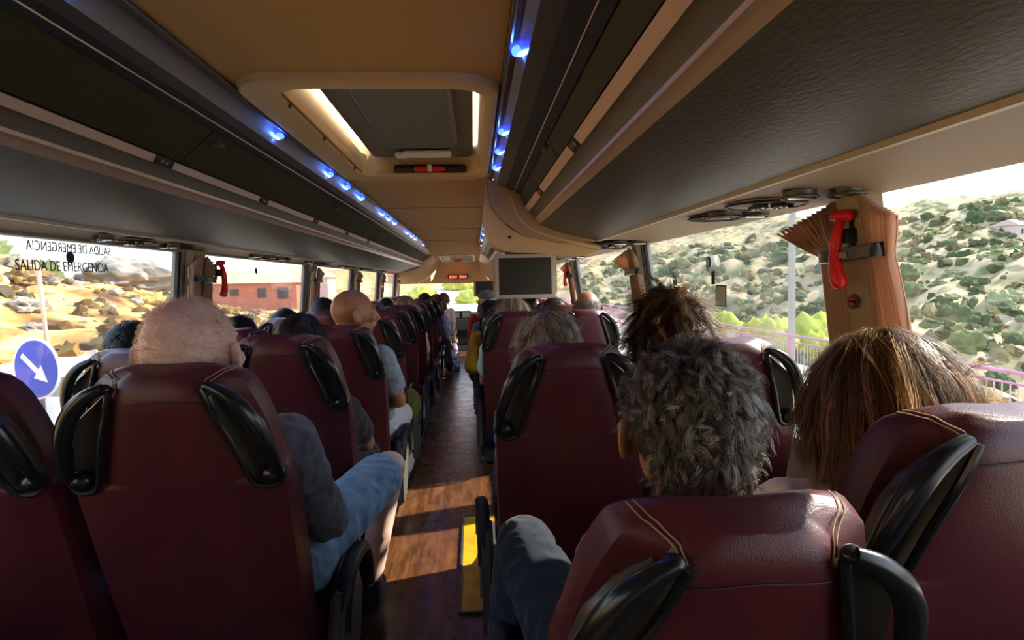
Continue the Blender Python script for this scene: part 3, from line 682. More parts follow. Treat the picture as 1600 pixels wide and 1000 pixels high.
L_ROWS = [(1.13, 1.160, 17), (1.88, 1.150, 14), (2.67, 1.122, 12), (3.46, 1.118, 11), (4.25, 1.12, 11), (5.04, 1.12, 11), (5.83, 1.115, 11), (6.62, 1.115, 11), (7.41, 1.115, 11), (8.20, 1.115, 11), (8.99, 1.11, 11)]
W_L = [(-1.02, 1.06, 1.10, 14), (-1.125, 1.90, 1.148, 12)]
l_extra = ['with the white-haired man in denim shirt', 'with a dark head just showing above it', 'with the bald man in grey t-shirt', 'with an empty headrest behind the bald man', 'with glossy black grab handle, in the receding row', 'in the receding row, blonde head before it', 'midway down the receding row', 'in the far part of the row', 'beside the floral-dressed woman', 'near the front of the bus', 'frontmost of the aisle seats']
for i, (y, z, a) in enumerate(L_ROWS):
    place_seat(-.645 if i else -.618, y, z, a, '%s burgundy seat left of the aisle, %s' % (ORD[i], l_extra[i]), 1, 'seats left of the aisle')
for i, (y, z, a) in enumerate(L_ROWS):
    x = -1.115; z = min(z, 1.118)
    if i == 0: x, y, z, a = -1.085, 1.12, 1.165, 17
    lab = 'dark seat back cut by the left frame edge, beside the nearest left aisle seat' if i == 0 else 'burgundy leather window seat on the left side, %s row from the camera' % ORD[i]
    place_seat(x, y, z, a, lab, 0, 'window seats on the left')
R_ROWS = [(3.69, 1.112, 9), (4.48, 1.112, 9), (5.27, 1.112, 9), (6.06, 1.11, 9), (6.85, 1.11, 9), (7.64, 1.11, 9), (8.43, 1.11, 9)]
place_seat(.300, .555, 1.083, 26, 'large burgundy seat back in the right foreground, behind the man with curly grey hair', -1, 'seats right of the aisle')
place_seat(.735, .685, 1.135, 14, 'burgundy window seat at the right frame edge, behind the long-haired woman', 0, 'window seats on the right')
place_seat(.265, 1.52, 1.135, 12, 'burgundy aisle seat right of the aisle, centre of the picture, behind short grey-blonde hair', -1, 'seats right of the aisle')
place_seat(.730, 1.55, 1.135, 14, 'burgundy window seat half hidden by the grey-haired man, sunlit on its right edge', 0, 'window seats on the right')
for i, (y, z, a) in enumerate(R_ROWS):
    place_seat(.260, y, z, a, 'burgundy aisle seat right of the aisle beyond the stairwell, %s' % ('with the blonde bob above it' if i == 0 else '%s from the stairwell' % ORD[i]), -1, 'seats right of the aisle')
    place_seat(.735, y, z, a, 'burgundy window seat on the right beyond the stairwell, %s' % ('behind the balding man with glasses' if i == 0 else '%s row from the stairwell' % ORD[i]), 0, 'window seats on the right')
def rm_tree(o):
    for c in list(o.children): rm_tree(c)
    bpy.data.objects.remove(o)
rm_tree(seat_proto)

# ------------------------------------------------------------------ curtains, ties and hammers
def curtain(side, y_in, y_out, z1, label, group, spread_top, spread_bot, z_tie, pleats=9):
    """pleated curtain gathered beside a pillar; y_in = edge at the pillar, y_out = outer edge direction"""
    sg = 1 if y_out > y_in else -1
    bm = B(); nz = 26; nu = pleats * 8; grid = []
    z0 = .83
    for j in range(nz + 1):
        z = z0 + (z1 - z0) * j / nz
        if z > z_tie: t = (z - z_tie) / (z1 - z_tie); w = .075 + (spread_top - .075) * t ** .85; amp = .009 + .003 * t
        else: t = (z_tie - z) / (z_tie - z0); w = .075 + (spread_bot - .075) * min(1, t * 1.4) ** .8; amp = .011
        row = []
        for i in range(nu + 1):
            u = i / nu
            ph = 2 * math.pi * pleats * u + .7 * math.sin(z * 9 + u * 5) + .6 * noise.noise(Vector((u * 4, z * 6, side)))
            x = wallx(side, z) - side * (.030 + amp * (1 + math.sin(ph)))
            y = y_in + sg * w * u + .003 * math.cos(ph)
            drop = -.035 * u * (1 if z > z1 - .001 else 0)
            row.append((x, y, z + (-.06 * u * max(0, (z - z_tie)) / (z1 - z_tie))))
        grid.append(row)
    vs = [[bm.verts.new(p) for p in r] for r in grid]
    for a, b_ in zip(vs, vs[1:]):
        for i in range(nu): bm.faces.new((a[i], a[i + 1], b_[i + 1], b_[i]))
    me = mesh_of(bm, 'curtain'); o = obj('curtain', me, CURT)
    m = o.modifiers.new('t', 'SOLIDIFY'); m.thickness = .003
    return tag(o, label, 'curtain', group)
def tie(side, yc, w, z, label):
    t = thing('curtain_tie', label, 'curtain tie', group='curtain ties')
    x = wallx(side, z) - (.012 if w < .1 else 0) ; bm = B()
    p = smooth_pts([(x - side * .02, yc - w, z + .01), (x - side * .062, yc - w * .9, z + .008), (x - side * .078, yc, z), (x - side * .066, yc + w * .9, z - .002), (x - side * .02, yc + w, z)], 20)
    rings = []
    for q in p: rings.append([(q[0], q[1], q[2] - .016), (q[0] - side * .006, q[1], q[2] - .014), (q[0] - side * .006, q[1], q[2] + .014), (q[0], q[1], q[2] + .016), (q[0] + side * .004, q[1], q[2])])
    loft(bm, rings); obj('band', mesh_of(bm), BLACKP, t)
    bm = B(); box(bm, (x - side * .082, yc - .01, z), (.006, .05, .014)); obj('buckle', mesh_of(bm), PILLC, t)
def hammer(side, yc, z, label):
    t = thing('emergency_hammer', label, 'emergency hammer', group='emergency hammers')
    x = wallx(side, z) - side * .085
    bm = B(); pts = smooth_pts([(x + side * .01, yc + .005, z + .05), (x - side * .002, yc, z + .02), (x - side * .006, yc + .002, z - .03), (x - side * .006, yc - .004, z - .08), (x, yc - .016, z - .115)], 20)
    tube(bm, pts, [.010, .010, .010, .011, .011, .012, .012, .013, .013, .013, .013, .0135, .014, .015, .016, .017, .018, .0185, .018, .017, .012][:len(pts)], 12, ref=Vector((1, 0, 0))); obj('handle', mesh_of(bm), RED, t)
    bm = B(); capsule(bm, (x + side * .01, yc - .018, z + .052), (x + side * .01, yc + .032, z + .056), .014, .013); obj('hammer_head', mesh_of(bm), RED, t)
    bm = B(); capsule(bm, (x + side * .01, yc + .036, z + .056), (x + side * .01, yc + .044, z + .057), .012, .009); obj('metal_tip', mesh_of(bm), BLACKP, t)
    bm = B(); box(bm, (x + side * .022, yc - .006, z + .005), (.03, .022, .035), bev=.004); box(bm, (x + side * .03, yc - .006, z + .01), (.012, .012, .08), bev=.004); obj('holder', mesh_of(bm), BLACKM, t)
rp = ['nearest right pillar', 'second right pillar', 'third right pillar, past the hanging screen', 'fourth right pillar', 'fifth right pillar']
for i, (a, b_) in enumerate(R_PIL[1:]):
    c = (a + b_) / 2; w = (b_ - a)
    ty = 1.345 if i == 0 else 1.335
    if i == 0:
        curtain(1, 1.372, 2, 1.478, 'pleated rose-brown curtain on the far side of the nearest right pillar', 'curtains on the right', .27, .085, ty, 13)
        curtain(1, 1.282, 0, 1.482, 'pleated rose-brown curtain on the near side of the nearest right pillar', 'curtains on the right', .11, .125, ty)
    else:
        curtain(1, c + .01, 9, 1.475, 'rose curtain flaring on the far side of the ' + rp[i], 'curtains on the right', .42, .10, ty, 7)
        curtain(1, c - .01, 0, 1.475, 'narrow rose curtain on the near side of the ' + rp[i], 'curtains on the right', .08, .15, ty, 5)
    tie(1, 1.315 if i == 0 else c, .098 if i == 0 else .11, ty, 'black curtain tie band on the ' + rp[i])
hammer(1, 1.315, 1.385, 'red emergency hammer hanging on the nearest right pillar')
hammer(1, 5.40, 1.36, 'red emergency hammer on the right pillar beyond the hanging screen')
hammer(-1, 3.02, 1.37, 'red emergency hammer on the left pillar before the red-roofed house')
lp = ['left pillar by the emergency lettering', 'second visible left pillar', 'third visible left pillar', 'fourth visible left pillar', 'frontmost left pillar']
for i, (a, b_) in enumerate(L_PIL[2:]):
    c = (a + b_) / 2
    curtain(-1, c + .03, 9, 1.455, 'gathered brown curtain on the far side of the ' + lp[i], 'curtains on the left', .20 if i else .10, .08, 1.34, 5)
    curtain(-1, c - .03, 0, 1.455, 'gathered brown curtain on the near side of the ' + lp[i], 'curtains on the left', .10, .10, 1.34, 5)
    tie(-1, c, .10, 1.34, 'dark curtain tie band on the ' + lp[i])
# round badge on the nearest right pillar
bd = thing('pillar_badge', 'small round dark badge with a red symbol on the nearest right pillar', 'badge')
x = wallx(1, 1.25) - .058
bm = B(); bmesh.ops.create_cone(bm, cap_ends=True, segments=24, radius1=.018, radius2=.018, depth=.004); bmesh.ops.rotate(bm, cent=(0, 0, 0), matrix=Matrix.Rotation(math.pi / 2, 3, 'Y'), verts=bm.verts); bmesh.ops.translate(bm, vec=(x, 1.325, 1.235), verts=bm.verts); obj('disc', mesh_of(bm), M('badge_brown', (.06, .04, .025), .5), bd)
bm = B()
for a in (0, 1, 2, 3): box(bm, (x - .003, 1.325, 1.235), (.002, .022, .004), rot=None)
for k, a in enumerate((0, .785, 1.57, 2.356)):
    v = box(bm, (0, 0, 0), (.002, .022, .0035), rot=(a, 0, 0)); bmesh.ops.translate(bm, vec=(x - .003, 1.325, 1.235), verts=v)
obj('red_symbol', mesh_of(bm), RED, bd, False)

# lettering and stickers on the glass
def glass_frame(side, y, z, off=.012, mirror=False):
    x = wallx(side, z) + side * (.03 - off)
    n = Vector((-side, 0, 0)); X = Vector((0, 1, 0)) if side < 0 else Vector((0, -1, 0)); Y = n.cross(X)
    if mirror: X = -X
    return Matrix(((X.x, Y.x, n.x, x), (X.y, Y.y, n.y, y), (X.z, Y.z, n.z, z), (0, 0, 0, 1)))
INK2 = M('brown_black_lettering', (.035, .028, .02), .6)
t1 = text_obj('window_lettering', 'SALIDA DE EMERGENCIA', .048, INK2, glass_frame(-1, 2.05, 1.380) @ Matrix.Diagonal((.83, 1, 1, 1)))
tag(t1, 'dark lettering SALIDA DE EMERGENCIA on the left window, readable line', 'lettering')
t2 = text_obj('window_lettering', 'SALIDA DE EMERGENCIA', .045, INK2, glass_frame(-1, 2.075, 1.442, mirror=True) @ Matrix.Diagonal((.83, 1, 1, 1)))
tag(t2, 'mirror-reversed lettering SALIDA DE EMERGENCIA at the top of the left window', 'lettering')
def sticker(side, y, z, r, mat, label, sy=1.0):
    bm = B(); bmesh.ops.create_cone(bm, cap_ends=True, segments=28, radius1=r, radius2=r, depth=.002); me = mesh_of(bm); me.transform(glass_frame(side, y, z, .012) @ Matrix.Diagonal((1, sy, 1, 1)))
    return tag(obj('window_sticker', me, mat), label, 'sticker')
sticker(-1, 2.065, 1.413, .020, M('dark_blue_sticker', (.02, .02, .05), .5), 'small round dark sticker between the two lines of window lettering')
s_ = sticker(1, 2.32, 1.362, .026, WHITEP, 'round blue and white sticker on the large right window')
bm = B(); bmesh.ops.create_cone(bm, cap_ends=True, segments=28, radius1=.023, radius2=.023, depth=.003); me = mesh_of(bm); me.transform(glass_frame(1, 2.32, 1.362, .0135)); obj('blue_disc', me, M('blue_sticker', (.02, .06, .3), .5), s_)
bm = B(); sphere(bm, (0, .011, 0), (.004, .004, .002), 10, 6); box(bm, (0, 0, 0), (.008, .014, .002)); box(bm, (-.003, -.012, 0), (.003, .012, .002), rot=(0, 0, -.2)); box(bm, (.004, -.012, 0), (.003, .012, .002), rot=(0, 0, .3)); me = mesh_of(bm); me.transform(glass_frame(1, 2.32, 1.362, .0155)); obj('white_figure', me, WHITEP, s_, False)
wp_ = thing('window_notice', 'pale rectangular notice with dark outline below a black tab on the right window', 'notice')
bm = B(); box(bm, (0, 0, 0), (.10, .085, .002)); me = mesh_of(bm); me.transform(glass_frame(1, 2.25, 1.225, .012)); obj('outline', me, INK, wp_, False)
bm = B(); box(bm, (0, 0, 0), (.088, .075, .002)); me = mesh_of(bm); me.transform(glass_frame(1, 2.25, 1.225, .014)); obj('pale_sheet', me, M('pale_green_sheet', (.70, .76, .64), .6, transl=.6), wp_, False)
bm = B(); box(bm, (0, 0, 0), (.03, .055, .002)); me = mesh_of(bm); me.transform(glass_frame(1, 2.30, 1.298, .012)); obj('black_tab', me, INK, wp_, False)
sticker(-1, 3.75, 1.40, .018, INK, 'small round dark sticker on the left window before the red house')

# ------------------------------------------------------------------ hair and people
def np_mesh(name, V, F, colr=None):
    me = bpy.data.meshes.new(name); V = np.asarray(V, np.float32); F = np.asarray(F, np.int32)
    me.vertices.add(len(V)); me.vertices.foreach_set('co', V.ravel())
    me.loops.add(F.size); me.loops.foreach_set('vertex_index', F.ravel())
    me.polygons.add(len(F)); k = F.shape[1]
    me.polygons.foreach_set('loop_start', np.arange(0, F.size, k, dtype=np.int32)); me.polygons.foreach_set('loop_total', np.full(len(F), k, np.int32))
    me.update(calc_edges=True)
    if colr is not None:
        a = me.color_attributes.new('tint', 'FLOAT_COLOR', 'POINT'); c = np.ones((len(V), 4), np.float32); c[:, :3] = colr; a.data.foreach_set('color', c.ravel())
    return me
def strands(seed, n_clump, per, K, length, cols, width=.0011, curl=0.0, grav=.4, clump=.012, region=None, flow=None, rad=(.080, .101, .101), cen=(0, -.010, .022), lift=.15, curl_f=3.0, inflate=0.0, vlen=.25, lumpy=0.0, jit=.35):
    """hair as many tapered ribbons in head space; returns mesh"""
    rg = np.random.default_rng(seed); R = np.array(rad); Cn = np.array(cen)
    d = []
    while len(d) < n_clump:
        v = rg.normal(size=3); v /= np.linalg.norm(v)
        if region is None or region(v): d.append(v)
    d = np.array(d); P = Cn + d * R
    nrm = d / R; nrm /= np.linalg.norm(nrm, axis=1)[:, None]
    fl = flow(d) if flow else np.tile(np.array([0, -.4, -1.0]), (len(d), 1))
    fl = fl + rg.normal(scale=jit, size=fl.shape)
    D = fl - (fl * nrm).sum(1)[:, None] * nrm; D /= np.linalg.norm(D, axis=1)[:, None] + 1e-9; D = D + nrm * lift; D /= np.linalg.norm(D, axis=1)[:, None]
    L = (length(d) if callable(length) else np.full(len(d), length)) * rg.uniform(1 - vlen, 1 + vlen, len(d))
    path = [P.copy()]; ph = rg.uniform(0, 6.28, (len(d), 3)); off = rg.uniform(0, 1, len(d)) * .010 * (1 + lumpy)
    for k in range(1, K):
        st = (L / (K - 1))[:, None]
        w = np.sin(ph + k / K * curl_f * 6.28)
        D = D + np.array([0, 0, -1.0]) * grav / K * 3 + w * curl
        D /= np.linalg.norm(D, axis=1)[:, None]; P = P + D * st
        q = (P - Cn) / (R + .004 + off[:, None] * (k / K)); ln = np.linalg.norm(q, axis=1)[:, None]
        low = (P[:, 2:3] - Cn[2]) < -.8 * R[2]
        P = np.where((ln < 1) & ~low, Cn + (P - Cn) / ln, P)
        path.append(P.copy())
    G = np.stack(path, 1)                                                 # n,K,3
    ci = rg.integers(0, len(cols), len(d)); cl = np.array(cols)[ci] * rg.uniform(.75, 1.25, (len(d), 1))
    G = np.repeat(G, per, 0); G = G[:, :1] + (G - G[:, :1]) * rg.uniform(.80, 1.05, (len(G), 1, 1)); cc = np.repeat(cl, per, 0) * rg.uniform(.8, 1.25, (len(G), 1)); nn = np.repeat(nrm, per, 0)
    o = rg.normal(size=(len(G), 3)) * clump; o -= (o * nn).sum(1)[:, None] * nn * .8
    t = np.linspace(0, 1, K)[None, :, None]
    G = G + o[:, None, :] * (1 - .65 * t) + rg.normal(scale=.0008, size=G.shape)
    T = np.gradient(G, axis=1); out = G - Cn; S = np.cross(T, out); S /= np.linalg.norm(S, axis=2)[..., None] + 1e-9
    wd = width * (1 - .75 * t ** 2) * rg.uniform(.7, 1.3, (len(G), 1, 1))
    A = G - S * wd; Bv = G + S * wd; N = len(G)
    V = np.stack([A, Bv], 2).reshape(-1, 3)
    base = (np.arange(N)[:, None] * K + np.arange(K - 1)[None, :]) * 2
    F = np.stack([base, base + 1, base + 3, base + 2], -1).reshape(-1, 4)
    Cc = np.repeat(cc, K * 2, 0)
    return V, F, Cc
def hmat(name, rough=.45, tr=.12, spec=.5): return M(name, (.2, .2, .2), rough, spec, attr='tint', transl=tr)
HAIRM = hmat('hair_strands'); HAIRT = hmat('hair_strands_long', .38, .55)
SKIN = M('skin', (0.60, 0.33, 0.22), 0.5, 0.4, mix=(0.52, 0.25, 0.16), mscale=18, bump=.05, bscale=300)
SKINT = M('tanned_skin', (0.42, 0.20, 0.10), 0.42, 0.5, mix=(0.36, 0.16, 0.08), mscale=18)
SKINP = M('pink_scalp_skin', (0.80, 0.56, 0.45), 0.55, 0.4, mix=((0.76, 0.50, 0.40), (.60, .28, .20)), mscale=22, mrange=(.4, .74), bump=.06, bscale=260)
def cloth(name, col, col2=None, sc=30, **k): return M(name, col, .85, .2, mix=col2, mscale=sc, bump=.6, bscale=14, sheen=.2, **k)
DENIMSH = cloth('grey_denim_shirt', (.15, .17, .20), (.10, .115, .14)); JEANL = cloth('light_blue_denim', (.27, .45, .62), (.19, .35, .52)); GREYT = cloth('grey_tshirt', (.26, .32, .35), (.22, .27, .30))
LIGHTSH = cloth('pale_shorts', (.62, .60, .56)); NAVY = cloth('dark_navy_cloth', (.014, .020, .034)); MUST = cloth('mustard_knit', (.50, .27, .02), (.42, .22, .015)); REDC = cloth('red_knit', (.42, .02, .015)); GREYK = cloth('grey_knit', (.16, .17, .19), (.10, .11, .13), 60)
FLOR = cloth('blue_white_floral', (.06, .10, .35), ((.55, .60, .75), (.05, .08, .30)), 45); PINKC = cloth('pale_pink_cloth', (.80, .60, .50)); MINT = cloth('pale_mint_blouse', (.62, .80, .72)); CREAMC = cloth('cream_blouse', (.8, .74, .6)); DARKC = cloth('dark_cloth', (.03, .03, .035)); OLIVE = cloth('olive_canvas', (.16, .15, .02), (.10, .10, .012)); WHITEC = cloth('off_white_trainer', (.72, .66, .52)); SHOEB = cloth('black_trainer', (.02, .022, .025)); SOCKG = cloth('grey_sock', (.30, .28, .27)); BLUEC = cloth('blue_shirt', (.10, .18, .35))
EYEW = M('eye_white', (.45, .42, .40), .6, .2); EYED = M('eye_dark', (.03, .02, .015), .2)

def head_shapes(bm, T, wide=1.0):
    def S(c, r, rot=None):
        v = sphere(bm, c, r, 24, 16, rot); bmesh.ops.transform(bm, matrix=T, verts=v)
    def Cp(a, b_, ra, rb): capsule(bm, T @ Vector(a), T @ Vector(b_), ra * T.median_scale, rb * T.median_scale, 14)
    S((0, -.010, .022), (.076 * wide, .096, .092)); S((0, .022, .000), (.068 * wide, .070, .075)); S((0, .030, -.050), (.056 * wide, .060, .058)); S((0, .052, -.078), (.030, .034, .028))
    Cp((0, .088, .022), (0, .112, -.022), .009, .014); S((0, .104, -.028), (.019, .014, .011)); S((.0, .085, .034), (.050, .014, .011)); S((0, .088, -.054), (.026, .013, .010)); S((0, .090, -.046), (.020, .012, .006))
    for s in (-1, 1):
        S((s * .090 * wide, -.014, -.004), (.008, .024, .037), (0.15, 0, s * .7)); S((s * .080 * wide, .004, -.026), (.010, .012, .016)); S((s * .090 * wide, -.022, .004), (.006, .006, .026), (0.15, 0, 0)); S((s * .045, .068, -.016), (.022, .022, .020))
FINGERS = ((-.030, .072, .0085), (-.011, .080, .009), (.009, .076, .0085), (.027, .062, .0078))
def hand_shapes(bm, wrist, direction, up, s=1.0, side=1):
    f = Vector(direction).normalized(); u = Vector(up); u = (u - u.dot(f) * f).normalized(); r = f.cross(u) * side
    w = Vector(wrist); P = lambda a, b_, c: w + (r * a + f * b_ + u * c) * s
    for a in (-.024, -.008, .008, .024): capsule(bm, P(a * .7, .01, 0), P(a, .075, .004), .015 * s, .012 * s, 10)
    for a, L, rr in FINGERS:
        p0, p1, p2, p3 = P(a, .080, .003), P(a * 1.1, .080 + L * .45, -.004), P(a * 1.15, .080 + L * .72, -.024), P(a * 1.15, .080 + L * .80, -.045)
        capsule(bm, p0, p1, rr * s, rr * .95 * s, 10); capsule(bm, p1, p2, rr * .95 * s, rr * .85 * s, 10); capsule(bm, p2, p3, rr * .85 * s, rr * .75 * s, 10)
    capsule(bm, P(-.026, .02, -.004), P(-.052, .055, -.014), .013 * s, .010 * s, 10); capsule(bm, P(-.052, .055, -.014), P(-.052, .088, -.026), .010 * s, .008 * s, 10)
def wrinkle(me, amp=.004, seed=0):
    nrm_ = [v.normal.copy() for v in me.vertices]
    for v, n_ in zip(me.vertices, nrm_):
        c = v.co.copy(); a = noise.noise(Vector((c.x * 9 + seed, c.y * 22, c.z * 26))) + .5 * noise.noise(Vector((c.x * 30, c.y * 40 + seed, c.z * 14)))
        v.co = c + n_ * amp * (1 - abs(a) * 3)
    return me
def person(label, head, yaw=0, pitch=0, hs=1.0, skin=SKIN, shirt=DARKC, pants=DARKC, shoes=SHOEB, J=None, sleeve='short', shorts=False, wide=1.0, vox=.010, roll=0, eyes=True, sw=.185, group='passengers'):
    """one continuous body (head, neck, torso, arms, hands, legs) with clothing as children; J overrides joints in world metres"""
    hx, hy, hz = head
    root = thing('person', label, 'person', (hx, hy, POD), group=None)
    base = Vector((hx, hy, POD))
    T = Matrix.Translation((0, 0, hz - POD)) @ Euler((pitch, roll, yaw)).to_matrix().to_4x4() @ Matrix.Scale(hs, 4)
    j = dict(neck=(hx, hy - .02, hz - .12 * hs), chest=(hx, hy + .02, hz - .30), waist=(hx, hy + .10, hz - .48), hip=(hx, hy + .16, .53),
             shl=(hx - sw, hy - .01, hz - .235), shr=(hx + sw, hy - .01, hz - .235), ell=(hx - sw - .03, hy + .10, hz - .47), elr=(hx + sw + .03, hy + .10, hz - .47),
             wrl=(hx - .10, hy + .30, .64), wrr=(hx + .10, hy + .30, .64), hil=(hx - .09, hy + .18, .52), hir=(hx + .09, hy + .18, .52),
             knl=(hx - .10, hy + .49, .55), knr=(hx + .10, hy + .49, .55), anl=(hx - .10, hy + .50, .22), anr=(hx + .10, hy + .50, .22))
    if J: j.update(J)
    j = {k: Vector(v) - base for k, v in j.items()}
    bm = B(); head_shapes(bm, T, wide)
    hb = T @ Vector((0, -.03, -.05)); capsule(bm, hb, j['neck'] + Vector((0, 0, -.07)), .055 * hs, .062, 16)
    capsule(bm, j['neck'] + Vector((0, 0, -.09)), j['shl'], .055, .052, 12); capsule(bm, j['neck'] + Vector((0, 0, -.09)), j['shr'], .055, .052, 12)
    for s in (-1, 1):
        o = Vector((s * .07, 0, 0)); capsule(bm, j['chest'] + o + Vector((0, 0, .03)), j['waist'] + o * .8, .095, .085, 14); capsule(bm, j['waist'] + o * .8, j['hip'] + o, .085, .10, 14)
    for a, e, w in (('shl', 'ell', 'wrl'), ('shr', 'elr', 'wrr')):
        capsule(bm, j[a], j[e], .050, .038, 14); capsule(bm, j[e], j[w], .038, .026, 14)
        hand_shapes(bm, j[w], (j[w] - j[e]), (0, 0, 1), 1.0, 1 if a == 'shl' else -1)
    for h_, k, a in (('hil', 'knl', 'anl'), ('hir', 'knr', 'anr')):
        capsule(bm, j[h_], j[k], .082, .056, 16); capsule(bm, j[k], j[a], .054, .036, 16); capsule(bm, j[a], j[a] + Vector((0, .12, -.035)), .036, .030, 12)
        v = (j[k] - j[a]); capsule(bm, j[k] - v * .22 + Vector((0, -.018, 0)), j[k] - v * .5 + Vector((0, -.014, 0)), .045, .040, 12)
    body = obj('body', remesh(bm, vox, 2), skin, root)
    # shirt
    bm = B(); g = .010
    capsule(bm, j['neck'] + Vector((0, 0, -.085)), j['shl'], .058, .060, 12); capsule(bm, j['neck'] + Vector((0, 0, -.085)), j['shr'], .058, .060, 12)
    for s in (-1, 1):
        o = Vector((s * .072, 0, 0)); capsule(bm, j['chest'] + o + Vector((0, 0, .03)), j['waist'] + o * .85, .106, .100, 14); capsule(bm, j['waist'] + o * .85, j['hip'] + o * .9 + Vector((0, -.01, .02)), .100, .108, 14)
    for a, e, w in (('shl', 'ell', 'wrl'), ('shr', 'elr', 'wrr')):
        if sleeve == 'long': capsule(bm, j[a], j[e], .064, .056, 14); capsule(bm, j[e], j[w], .056, .038, 14)
        else: capsule(bm, j[a], j[a].lerp(j[e], .62), .062, .062, 14)
    obj('shirt', wrinkle(remesh(bm, vox, 2), .0045), shirt, root)
    bm = B()
    for h_, k, a in (('hil', 'knl', 'anl'), ('hir', 'knr', 'anr')):
        if shorts: capsule(bm, j[h_], j[h_].lerp(j[k], .86), .096, .078, 16)
        else: capsule(bm, j[h_], j[k], .094, .070, 16); capsule(bm, j[k], j[a] + (j[k] - j[a]) * .1, .068, .052, 16)
    capsule(bm, j['hil'] + Vector((0, -.04, 0)), j['hir'] + Vector((0, -.04, 0)), .105, .105, 14)
    obj('shorts' if shorts else 'trousers', wrinkle(remesh(bm, vox, 2), .004, 5), pants, root)
    for a in ('anl', 'anr'):
        bm = B(); capsule(bm, j[a] + Vector((0, -.02, -.022)), j[a] + Vector((0, .15, -.040)), .044, .036, 14); capsule(bm, j[a] + Vector((0, -.01, .0)), j[a] + Vector((0, -.005, .035)), .046, .045, 14); obj('shoe', remesh(bm, vox, 2), shoes, root)
    if eyes:
        for s in (-1, 1):
            bm = B(); sphere(bm, (s * .030, .0705, .008), .0115, 14, 10); me = mesh_of(bm); me.transform(T); e_ = obj('eye', me, EYEW, root)
            bm = B(); sphere(bm, (s * .031, .0785, .008), .0048, 10, 8); me = mesh_of(bm); me.transform(T); obj('iris', me, EYED, e_)
    root['_'] = 0; del root['_']
    return root, T, j, base
def put_hair(root, T, parts, mat=HAIRM, name='hair'):
    Vs, Fs, Cs, n = [], [], [], 0
    for V, F, Cc in parts:
        Vs.append(V); Fs.append(F + n); Cs.append(Cc); n += len(V)
    me = np_mesh(name, np.concatenate(Vs), np.concatenate(Fs), np.concatenate(Cs)); me.transform(T)
    return obj(name, me, mat, root)
def scalp(T, root, mat, rad=(.080, .1, .1), cen=(0, -.012, .024), zmin=-.45, name='under_hair'):
    """closed hair volume under the strands"""
    bm = B(); sphere(bm, (0, 0, 0), 1.0, 32, 20)
    for v in bm.verts:
        d = v.co.copy(); lim = zmin + (.75 * max(0, d.y + .15) if d.y > -.15 else 0)
        if d.z < lim: v.co = Vector((d.x * .8, d.y * .8 , lim)) * .93
        v.co = Vector((v.co.x * rad[0] + cen[0], v.co.y * rad[1] + cen[1], v.co.z * rad[2] + cen[2]))
    me = mesh_of(bm); me.transform(T); return obj(name, me, mat, root)
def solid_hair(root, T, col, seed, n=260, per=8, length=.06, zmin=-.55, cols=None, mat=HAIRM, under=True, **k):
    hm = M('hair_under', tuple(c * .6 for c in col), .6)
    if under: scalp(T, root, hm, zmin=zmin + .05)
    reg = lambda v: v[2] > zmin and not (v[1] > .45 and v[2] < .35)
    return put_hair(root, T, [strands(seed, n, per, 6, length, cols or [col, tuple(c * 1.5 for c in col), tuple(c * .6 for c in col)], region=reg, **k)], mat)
def crown_flow(d):
    a = np.stack([d[:, 0] * 1.2, d[:, 1] * .9 + .1, np.full(len(d), -.25) - .6 * (1 - np.abs(d[:, 2]))], 1); return a

# --- white-haired man in denim, first left aisle seat
p, T, j, b0 = person('person with short white hair, grey denim shirt and pale blue shorts, nearest on the left', (-.632, 1.33, 1.148), yaw=-.12, pitch=.02, hs=1.14, skin=SKINP, shirt=DENIMSH, pants=JEANL, sleeve='long', shorts=True, wide=1.06, vox=.007,
    J=dict(neck=(-.63,1.36,1.02),shl=(-.82, 1.40, .93), shr=(-.455, 1.40, .93), elr=(-.405, 1.52, .68), wrr=(-.50, 1.74, .66), hir=(-.50, 1.62, .55), knr=(-.305, 1.96, .675), anr=(-.385, 1.94, .245), hil=(-.72,1.64,.53), knl=(-.74,1.95,.56), anl=(-.74,1.97,.22), hip=(-.61, 1.60, .53), waist=(-.62, 1.56, .68), chest=(-.63, 1.46, .84)))
reg = lambda v: v[2] > -.72 and not (v[1] > .3 and v[2] < .4)
put_hair(p, T, [strands(5, 1000, 5, 4, .012, [(.82, .64, .54), (.90, .78, .68), (.78, .58, .48)], width=.00025, region=reg, flow=lambda d: np.stack([d[:, 0] * .4 + .9, d[:, 1] * .2, -d[:, 2] * .2 - .2], 1), grav=.1, clump=.005, lift=.0, jit=.12, rad=(.0800, .0955, .0920), cen=(0, -.010, .022))], HAIRM)
bm = B(); capsule(bm, Vector((-.380, 1.945, .31)) - b0, Vector((-.385, 1.94, .24)) - b0, .043, .043, 14); obj('sock', mesh_of(bm), SOCKG, p)

# --- curly grey-haired man, right foreground
p, T, j, b0 = person('person with thick wavy grey hair seen from behind in the right foreground', (.327, .87, 1.062), yaw=.03, wide=1.07, hs=1.06, skin=SKINT, shirt=cloth('mauve_shirt', (.20, .12, .17)), pants=NAVY, sleeve='short', vox=.007,
    J=dict(hip=(.30, 1.05, .53), hil=(.21, 1.06, .52), knl=(.105, 1.34, .665), anl=(.03, 1.22, .22), hir=(.40, 1.06, .52), knr=(.42, 1.38, .56), anr=(.42, 1.40, .22), shl=(.22,.92,.83), ell=(.23, 1.02, .62), wrl=(.26, 1.20, .62), elr=(.50, 1.0, .62)))
scalp(T, p, M('grey_under_hair', (.06, .052, .042), .7), rad=(.084, .105, .108), zmin=-.80)
reg = lambda v: v[2] > -.92 and not (v[1] > .25 and v[2] < .45) and not (abs(v[0]) > .66 and v[2] < .14 and v[1] > -.50)
